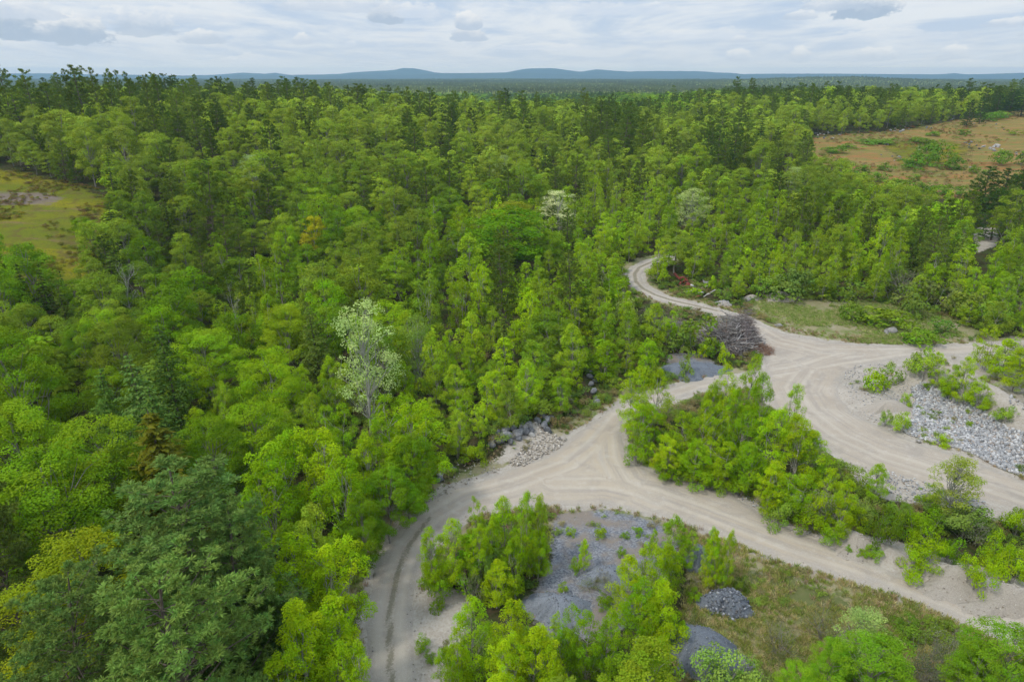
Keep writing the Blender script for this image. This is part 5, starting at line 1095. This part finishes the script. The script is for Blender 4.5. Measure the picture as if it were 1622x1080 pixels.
def rubble(name, P, n, s0, s1, mat, r, zoff=0.25, power=2.2):
    P = W(P) if isinstance(P[0][0], (int, float)) and P[0][0] > 200 else P
    a = random_in(P, n, r); sz = s0 + (s1 - s0) * r.uniform(0, 1, n) ** power; z = terrain(a[:, 0], a[:, 1]) + sz * zoff
    V, F, A = pebbles(np.stack([a[:, 0], a[:, 1], z], 1), r, sz); tag(link(name, mesh_np(name, V, F, mat, {'leaf': ('FLOAT_VECTOR', A.astype(np.float32))})), kind='stuff')
rr = np.random.default_rng(5)
rubble('rubble', [(1442, 612), (1462, 604), (1490, 612), (1540, 640), (1590, 672), (1660, 708), (1720, 745), (1720, 790), (1622, 757), (1580, 738), (1524, 714), (1475, 702), (1432, 684), (1444, 660), (1452, 635)], 15000, 0.08, 0.52, M_RUB, rr)
rubble('scattered_rubble', [(1335, 590), (1350, 580), (1400, 575), (1440, 600), (1440, 680), (1410, 682), (1380, 665), (1350, 645), (1338, 625)], 900, 0.05, 0.28, M_RUB, rr)
rubble('pit_rubble', [(1590, 640), (1640, 620), (1700, 640), (1700, 700), (1640, 690)], 500, 0.1, 0.6, M_RUB, rr)
rubble('roadside_stones', [(1060, 752), (1120, 763), (1180, 775), (1225, 812), (1300, 845), (1300, 852), (1221, 822), (1164, 786), (1110, 772), (1060, 760)], 700, 0.05, 0.22, M_RUB, rr)
rubble('verge_stones', [(1400, 745), (1480, 770), (1560, 795), (1560, 815), (1470, 806), (1390, 775)], 700, 0.06, 0.35, M_RUB, rr)
M_BANK = stone_mat('bank stones', ((0.30, 0.26, 0.21), (0.50, 0.45, 0.38), (0.60, 0.56, 0.5), (0.2, 0.19, 0.18)))
rubble('bank_stones', [(800, 735), (842, 690), (850, 670), (885, 690), (900, 697), (880, 712), (830, 738)], 900, 0.05, 0.4, M_BANK, rr)
M_GREY = stone_mat('grey crushed stone', ((0.12, 0.13, 0.155), (0.26, 0.27, 0.29), (0.36, 0.365, 0.37), (0.2, 0.185, 0.16)))
rubble('gravel', [(890, 818), (960, 812), (1030, 828), (1060, 860), (1020, 930), (960, 960), (940, 1000), (890, 1010), (850, 960), (870, 900)], 3500, 0.02, 0.10, M_GREY, rr, 0.1)
rubble('loose_stones', [(670, 745), (780, 720), (800, 740), (700, 790), (640, 830)], 350, 0.05, 0.3, M_BANK, rr)

def edge_stones():
    n = 60000; X = rr.uniform(-16, 110, n); Y = rr.uniform(28, 125, n); d = road_sdf(X, Y); k = (d > -1.3) & (d < 1.6) & (rr.uniform(size=n) < np.exp(-(d / 0.8) ** 2)) & (fbm(X, Y, 3, 3, 91) > 0.42); X, Y = X[k], Y[k]; sz = 0.03 + 0.13 * rr.uniform(0, 1, len(X)) ** 3
    V, F, A = pebbles(np.stack([X, Y, terrain(X, Y) + 0.01], 1), rr, sz); tag(link('road_stones', mesh_np('road stones', V, F, M_BANK, {'leaf': ('FLOAT_VECTOR', A.astype(np.float32))})), kind='stuff')
edge_stones()

def heap(name, cx, by, w, h, label, cat, mat, depth=0.8, seed=1, peak=(0, 0), group=None, stones=0, smat=None, ssz=(0.1, 0.36)):
    """a loose dumped heap: base centre in photo pixels, width in pixels, height in metres"""
    r = np.random.default_rng(seed); x0, y0 = unproj(cx, by); d = proj(x0, y0, zt(x0, y0))[2]; Rx = w * 0.5 * d / FPX; Ry = Rx * depth
    nr, na = 34, 90; u = np.linspace(0, 1.0, nr); a = np.arange(na) * 2 * PI / na; U, A = np.meshgrid(u, a, indexing='ij')
    edge = 1 + 0.06 * np.sin(13 * A + seed) + 0.16 * np.sin(2 * A + seed) + 0.10 * np.sin(3 * A + 2 * seed) + 0.05 * np.sin(7 * A)
    X = x0 + Rx * U * edge * np.cos(A) + peak[0] * Rx * (1 - U) ** 1.5; Y = y0 + Ry * U * edge * np.sin(A) + peak[1] * Ry * (1 - U) ** 1.5
    prof = np.maximum(0, 1 - U ** 1.9) ** 1.15
    Z = terrain(X, Y) - 0.10 + (h + 0.10) * np.clip(prof, 0, 1) * (1 + 0.22 * (fbm(X, Y, 2.8, 2, seed) - 0.5)) + 0.10 * (fbm(X, Y, 0.9, 3, seed + 5) - 0.5) * (1 - U)
    V = np.stack([X, Y, Z], -1).reshape(-1, 3); i = np.arange(nr - 1)[:, None] * na; j = np.arange(na)[None]; F = np.stack([i + j, i + na + j, i + na + (j + 1) % na, i + (j + 1) % na], -1).reshape(-1, 4)
    o = link(name, mesh_np(name, V - np.array([x0, y0, 0]), F, mat, None, True), None, (x0, y0, 0)); tag(o, label, cat, group)
    if stones:
        k = r.integers(0, nr - 3, stones); q = r.integers(0, na, stones); k = (np.sqrt(r.uniform(0, 1, stones)) * (nr - 2)).astype(int); Pn = np.stack([X[k, q], Y[k, q], Z[k, q] + 0.04], 1) - np.array([x0, y0, 0]); Pn[:, :2] += r.normal(size=(stones, 2)) * 0.07
        Vv, Ff, Aa = pebbles(Pn, r, ssz[0] + (ssz[1] - ssz[0]) * r.uniform(0, 1, stones) ** 2); so = link('stones', mesh_np('heap stones', Vv, Ff, smat, {'leaf': ('FLOAT_VECTOR', Aa.astype(np.float32))}), o); so['kind'] = 'stuff'
    return o
def gravel_mat(name, a, b, c3): return plain_mat(name, a, b, 9.0, bump=0.9, det=6, c3=c3)
M_GB = gravel_mat('blue grey crushed gravel', (0.17, 0.19, 0.22), (0.24, 0.26, 0.29), (0.35, 0.37, 0.40)); M_GD = gravel_mat('dark slate gravel', (0.11, 0.125, 0.15), (0.17, 0.19, 0.22), (0.26, 0.28, 0.305)); M_GP = gravel_mat('purplish gravel', (0.20, 0.19, 0.19), (0.27, 0.255, 0.25), (0.33, 0.32, 0.31))
M_SAND = gravel_mat('pale sand', (0.44, 0.39, 0.33), (0.36, 0.32, 0.27), (0.30, 0.27, 0.23))
M_STONE = stone_mat('dark broken stone', ((0.07, 0.08, 0.10), (0.22, 0.235, 0.26), (0.42, 0.43, 0.45), (0.16, 0.15, 0.14)))
GG = 'gravel heaps in the loop'
heap('gravel_heap', 885, 965, 110, 1.3, 'low blue-grey gravel heap beneath the birches at the bottom of the loop', 'gravel heap', M_GB, 0.75, 3, (0, -0.1), GG, 420, M_GREY, (0.04, 0.16))
heap('gravel_heap', 958, 915, 100, 0.9, 'flat blue-grey gravel heap beside a small lone birch', 'gravel heap', M_GB, 0.5, 5, (0, 0.1), GG, 420, M_GREY, (0.04, 0.16))
heap('gravel_heap', 1104, 892, 40, 2.0, 'narrow steep grey gravel heap half hidden between two birches', 'gravel heap', M_GB, 1.1, 7, (0, 0), GG, 420, M_GREY, (0.04, 0.16))
heap('gravel_heap', 1108, 1040, 138, 2.1, 'biggest smooth slate grey gravel heap below the dark stones', 'gravel heap', M_GD, 0.95, 9, (-0.1, 0.25), GG, 420, M_GREY, (0.04, 0.16))
heap('gravel_heap', 1176, 1062, 60, 0.9, 'small purplish gravel heap touching the biggest heap', 'gravel heap', M_GP, 0.9, 11, (0, 0), GG, 420, M_GREY, (0.04, 0.16))
heap('gravel_heap', 1092, 588, 120, 1.1, 'dark slate gravel heap behind the clump between the roads', 'gravel heap', M_GD, 0.6, 13, (0, 0), GG, 420, M_GREY, (0.04, 0.16))
heap('stone_heap', 1150, 960, 80, 1.5, 'heap of dark broken stone under a forked birch', 'stone heap', M_GD, 0.8, 15, (0.1, 0), None, 520, M_STONE)
heap('sand_mound', 1234, 474, 50, 1.5, 'pale eroded sand mound at the edge of the grassy clearing', 'sand mound', M_SAND, 0.5, 17); heap('sand_mound', 1190, 474, 34, 0.9, 'low sand mound partly under shrubs near the scrap', 'sand mound', M_SAND, 0.5, 19)
heap('sand_mound', 1405, 645, 70, 0.9, 'smooth bare sand mound beside the white rubble slope', 'sand mound', M_SAND, 0.6, 21); heap('sand_mound', 1352, 866, 84, 0.45, 'rough sand mound on the road edge below dark shrubs', 'sand mound', M_SAND, 0.6, 23, (0, 0), None, 160, M_BANK, (0.04, 0.2)); heap('sand_mound', 1510, 925, 120, 0.5, 'long sand mound on the road edge below a round shrub', 'sand mound', M_SAND, 0.5, 25, (0, 0), None, 160, M_BANK, (0.04, 0.2)); heap('sand_mound', 1590, 955, 130, 0.6, 'long pale sand mound where the lower road leaves the picture', 'sand mound', M_SAND, 0.5, 27, (0, 0), None, 160, M_BANK, (0.04, 0.2))
heap('rubble_heap', 1145, 483, 30, 0.9, 'small heap of whitish broken concrete beside the narrow track', 'rubble heap', M_SAND, 0.6, 29, (0, 0), None, 160, M_RUB)

# ------------------------------------------------------------------ brush pile and scrap
def brush(name, P0, w, depth, h, n, l0, l1, rad, seed, mat):
    r = np.random.default_rng(seed); x0, y0 = unproj(*P0); d = proj(x0, y0, zt(x0, y0))[2]; Rx = w * 0.5 * d / FPX; Ry = Rx * depth; A = Acc()
    for _ in range(n):
        u = math.sqrt(r.uniform()); a = r.uniform(0, 2 * PI); cx, cy = Rx * u * math.cos(a), Ry * u * math.sin(a); cz = h * (1 - u ** 1.6) * r.uniform(0.3, 1.0) + 0.1
        di = unit(np.array([r.normal() + 0.35, r.normal() * 0.8, r.normal() * 0.42 - 0.15])); L = r.uniform(l0, l1); c = np.array([x0 + cx, y0 + cy, zt(x0 + cx, y0 + cy) + cz])
        p = [c - di * L / 2, c + r.normal(size=3) * 0.05 * L, c + di * L / 2]; p = [np.array([q[0], q[1], max(q[2], zt(q[0], q[1]) + 0.03)]) for q in p]
        V, F = tube(p, np.array([1, 0.8, 0.35]) * rad * r.uniform(0.5, 1.6), 4); A.add(V, F, np.repeat(r.uniform(size=(1, 3)), len(V), 0))
    tag(link(name, A.mesh(name, mat)), kind='stuff')
M_BR = stone_mat('grey brush', ((0.15, 0.135, 0.13), (0.40, 0.37, 0.35), (0.52, 0.49, 0.46), (0.26, 0.17, 0.12))); M_BR2 = stone_mat('purplish twigs', ((0.16, 0.13, 0.12), (0.28, 0.235, 0.215), (0.35, 0.31, 0.29), (0.22, 0.15, 0.12))); M_BR3 = stone_mat('rusty twigs', ((0.20, 0.11, 0.07), (0.34, 0.20, 0.13), (0.40, 0.30, 0.22), (0.25, 0.2, 0.16)))
heap('brush_mound', 1174, 550, 44, 4.6, 'tall narrow rotted mound at the end of the brush pile', 'brush mound', plain_mat('rotted twigs', (0.085, 0.07, 0.07), (0.15, 0.125, 0.12), 4), 0.9, 35)
heap('brush_mound', 1150, 548, 76, 3.2, 'low rotted mound inside the tangled brush pile', 'brush mound', plain_mat('rotted brush', (0.07, 0.06, 0.058), (0.13, 0.11, 0.10), 4), 0.85, 33, (0.1, 0.1))
brush('brush_pile', (1154, 548), 92, 0.8, 5.2, 1500, 1.4, 4.4, 0.042, 41, M_BR); brush('brush_twigs', (1174, 546), 52, 0.8, 6.4, 1700, 0.9, 2.4, 0.026, 43, M_BR2); brush('rusty_twigs', (1203, 556), 44, 0.9, 1.0, 500, 0.6, 1.8, 0.02, 45, M_BR3); brush('grey_twigs', (1060, 520), 100, 0.5, 1.3, 800, 0.6, 2.2, 0.018, 47, M_BR)
M_RED = plain_mat('rusty red painted steel', (0.20, 0.035, 0.025), (0.11, 0.03, 0.022), 2.0, c3=(0.28, 0.10, 0.06)); M_WHT = plain_mat('weathered white board', (0.62, 0.60, 0.57), (0.45, 0.43, 0.40), 2.5); M_GRYB = plain_mat('grey board', (0.33, 0.32, 0.31), (0.22, 0.21, 0.20), 2.5)
def bent_sheet(px, py, L, Wd, rz, tilt, mat, name, label, cat, grp, seed, lift=0.2):
    r = np.random.default_rng(seed); x, y = unproj(px, py); n = 6; th = 0.05; V = []
    for k in range(n):
        t = k / (n - 1) - 0.5; b = 0.18 * math.sin(t * 5 + seed) * Wd
        for s_ in (-0.5, 0.5):
            for q in (0, th): V.append((t * L, s_ * Wd * (1 + 0.1 * r.normal()), b + q + 0.03 * r.normal()))
    F = []
    for k in range(n - 1):
        a = k * 4; b = a + 4; F += [(a, a + 2, b + 2, b), (a + 1, b + 1, b + 3, a + 3), (a, b, b + 1, a + 1), (a + 2, a + 3, b + 3, b + 2)]
    F += [(0, 1, 3, 2), (n * 4 - 4, n * 4 - 2, n * 4 - 1, n * 4 - 3)]
    o = link(name, mesh_np(name, V, F, mat), None, (x, y, zt(x, y) + lift)); o.rotation_euler = (tilt, tilt * 0.6 - 0.1, rz); tag(o, label, cat, grp)
rs_ = np.random.default_rng(8)
wds = ['topmost', 'second highest', 'third highest', 'fourth highest', 'fifth highest', 'sixth highest', 'seventh highest', 'eighth highest', 'ninth highest', 'tenth highest', 'eleventh highest', 'lowest']
for i in range(12): bent_sheet(1082 + rs_.normal() * 6, 449 + i * 0.9, rs_.uniform(0.9, 2.0), rs_.uniform(0.3, 0.8), rs_.uniform(0, 3), rs_.normal() * 0.35, M_RED, 'scrap_metal', f'bent rusty red steel panel, {wds[i]} in the scrap pile beside the narrow track', 'scrap metal', 'red scrap panels', i, 1.5 - i * 0.12)
pl = ((1086, 466, 2.6, 'long white plank lying flat nearest the narrow track'), (1104, 461, 1.8, 'short white plank amid weeds just right of the red scrap'), (1113, 458, 2.2, 'white plank tilted up in the middle of the scrap'), (1126, 466, 2.4, 'white plank standing steeply at the far end of the scrap'), (1108, 467, 1.4, 'stubby white plank in front of the tilted plank'), (1119, 471, 1.5, 'pale plank next to the concrete heap'), (1098, 457, 1.5, 'white plank touching the red scrap panels'))
for i, (px, py, L, lb) in enumerate(pl): bent_sheet(px, py, L, 0.4, rs_.uniform(-0.6, 0.9), rs_.normal() * 0.5, M_WHT if i % 3 else M_WHT, 'plank', lb, 'plank', 'pale planks of the scrap', 40 + i, 0.45)
bent_sheet(1117, 452, 1.6, 0.8, 0.4, 0.7, M_GRYB, 'scrap_board', 'grey board leaning behind the white planks', 'board', None, 61, 0.6); bent_sheet(1103, 472, 1.7, 0.7, 0.3, 0.2, M_RED, 'scrap_metal', 'small red panel lying apart in front of the white planks', 'scrap metal', 'red scrap panels', 63, 0.3)

# ------------------------------------------------------------------ grass and undergrowth
def low_growth():
    r = np.random.default_rng(77); cg = bpy.data.collections.new('grass pieces'); cu = bpy.data.collections.new('undergrowth pieces')
    for i in range(4):
        n = 26; a = r.uniform(0, 6.28, n); rad = r.uniform(0, 0.22, n); h = r.uniform(0.14, 0.36, n); lean = r.normal(size=(n, 2)) * 0.12; B = np.stack([rad * np.cos(a), rad * np.sin(a), np.zeros(n) - 0.02], 1); T = B + np.stack([lean[:, 0], lean[:, 1], h], 1); M = (B + T) / 2 + np.stack([np.cos(a + 1), np.sin(a + 1), a * 0], 1) * 0.018; M2 = (B + T) / 2 - np.stack([np.cos(a + 1), np.sin(a + 1), a * 0], 1) * 0.018
        q = Acc(); V = np.stack([B, M, T, M2], 1).reshape(-1, 3); q.add(V, np.arange(n * 4).reshape(-1, 4), np.repeat(r.uniform(0, 1, (n, 3)) * np.array([1, 1, 0]), 4, 0)); cg.objects.link(bpy.data.objects.new('tuft_%d' % i, q.mesh('grass tuft', M_LEAF_I)))
    for i in range(4):
        q = Acc()
        for k in range(5): clump_leaves(q, np.array([*r.normal(size=2) * 0.35, r.uniform(0.15, 0.55)]), r.uniform(0.25, 0.45), 0.8, 70, 0.13, 0.6, r, np.array([0, 0, 1.0]))
        cu.objects.link(bpy.data.objects.new('weed_%d' % i, q.mesh('weed clump', M_LEAF_I)))
    def spread(name, n, box, test, cols, s0, s1, coll):
        X = r.uniform(box[0], box[1], n); Y = r.uniform(box[2], box[3], n); k = test(X, Y); X, Y = X[k], Y[k]; Z = terrain(X, Y); px, py, d = proj(X, Y, Z); v = (px > -120) & (px < 1760) & (py < 1300); X, Y, Z = X[v], Y[v], Z[v]; m = len(X)
        t = np.array(cols)[r.integers(0, len(cols), m)] * r.uniform(0.8, 1.25, (m, 1)); s = r.uniform(s0, s1, (m, 1)) * np.ones((1, 3))
        scatter(name, np.stack([X, Y, Z], 1), np.stack([Z * 0, Z * 0, r.uniform(0, 6.28, m)], 1), s, r.integers(0, 4, m), t, coll)
    def dens(X, Y, s, seed, a, b): return r.uniform(size=len(X)) < S(a, b, fbm(X, Y, s, 3, seed))
    spread('dry_grass', 52000, (5, 66, 22, 62), lambda X, Y: (zone('dry', X, Y) < 0.3) & (road_sdf(X, Y) > 0.2) & dens(X, Y, 3, 5, 0.25, 0.6), [(0.17, 0.155, 0.06), (0.135, 0.145, 0.035), (0.10, 0.13, 0.025), (0.21, 0.175, 0.09)], 0.6, 1.3, cg)
    spread('meadow_grass', 60000, (35, 110, 95, 140), lambda X, Y: (zone('grass', X, Y) < 0.5) & (road_sdf(X, Y) > 0.3) & dens(X, Y, 6, 6, 0.45, 0.68), [(0.13, 0.16, 0.045), (0.10, 0.14, 0.03), (0.19, 0.18, 0.085)], 0.7, 1.6, cg)
    spread('verge_grass', 90000, (-25, 110, 28, 130), lambda X, Y: (lambda e: (e > 0.25) & (e < 4.5) & (r.uniform(size=len(X)) < 1.1 - e / 5))(road_sdf(X, Y)) & (zone('sand', X, Y) > 0.3) & (zone('gravel', X, Y) > 0) & dens(X, Y, 4, 7, 0.38, 0.62), [(0.11, 0.12, 0.035), (0.085, 0.12, 0.02), (0.17, 0.14, 0.075), (0.14, 0.10, 0.06)], 0.7, 1.5, cg)
    spread('undergrowth', 26000, (-90, 110, 26, 140), lambda X, Y: (road_sdf(X, Y) > 1.3) & (road_sdf(X, Y) < 32) & ~open_ground(X, Y, 0.6) & dens(X, Y, 5, 8, 0.30, 0.60), [(0.07, 0.11, 0.018), (0.05, 0.085, 0.016), (0.095, 0.13, 0.02), (0.10, 0.085, 0.035)], 0.5, 1.3, cu)
    spread('heath_scrub', 15000, (110, 480, 190, 520), lambda X, Y: (zone('heath', X, Y) < 2) & dens(X, Y, 22, 10, 0.40, 0.62), [(0.085, 0.10, 0.02), (0.12, 0.07, 0.03), (0.13, 0.09, 0.035), (0.07, 0.10, 0.02), (0.14, 0.11, 0.05)], 0.5, 1.5, cu)
    spread('clearing_scrub', 16000, (-220, -60, 110, 260), lambda X, Y: (zone('olive', X, Y) < 2) & dens(X, Y, 12, 11, 0.38, 0.62), [(0.085, 0.085, 0.012), (0.06, 0.078, 0.012), (0.085, 0.06, 0.025), (0.10, 0.085, 0.016)], 0.35, 1.1, cu)
    spread('pit_weeds', 5000, (-10, 110, 28, 100), lambda X, Y: (road_sdf(X, Y) > 0.8) & ((zone('sand', X, Y) < 0) | (zone('gravel', X, Y) < 0) | (zone('dry', X, Y) < 0)) & dens(X, Y, 4, 9, 0.52, 0.72), [(0.10, 0.14, 0.02), (0.075, 0.11, 0.02), (0.12, 0.11, 0.05)], 0.25, 0.75, cu)
low_growth()
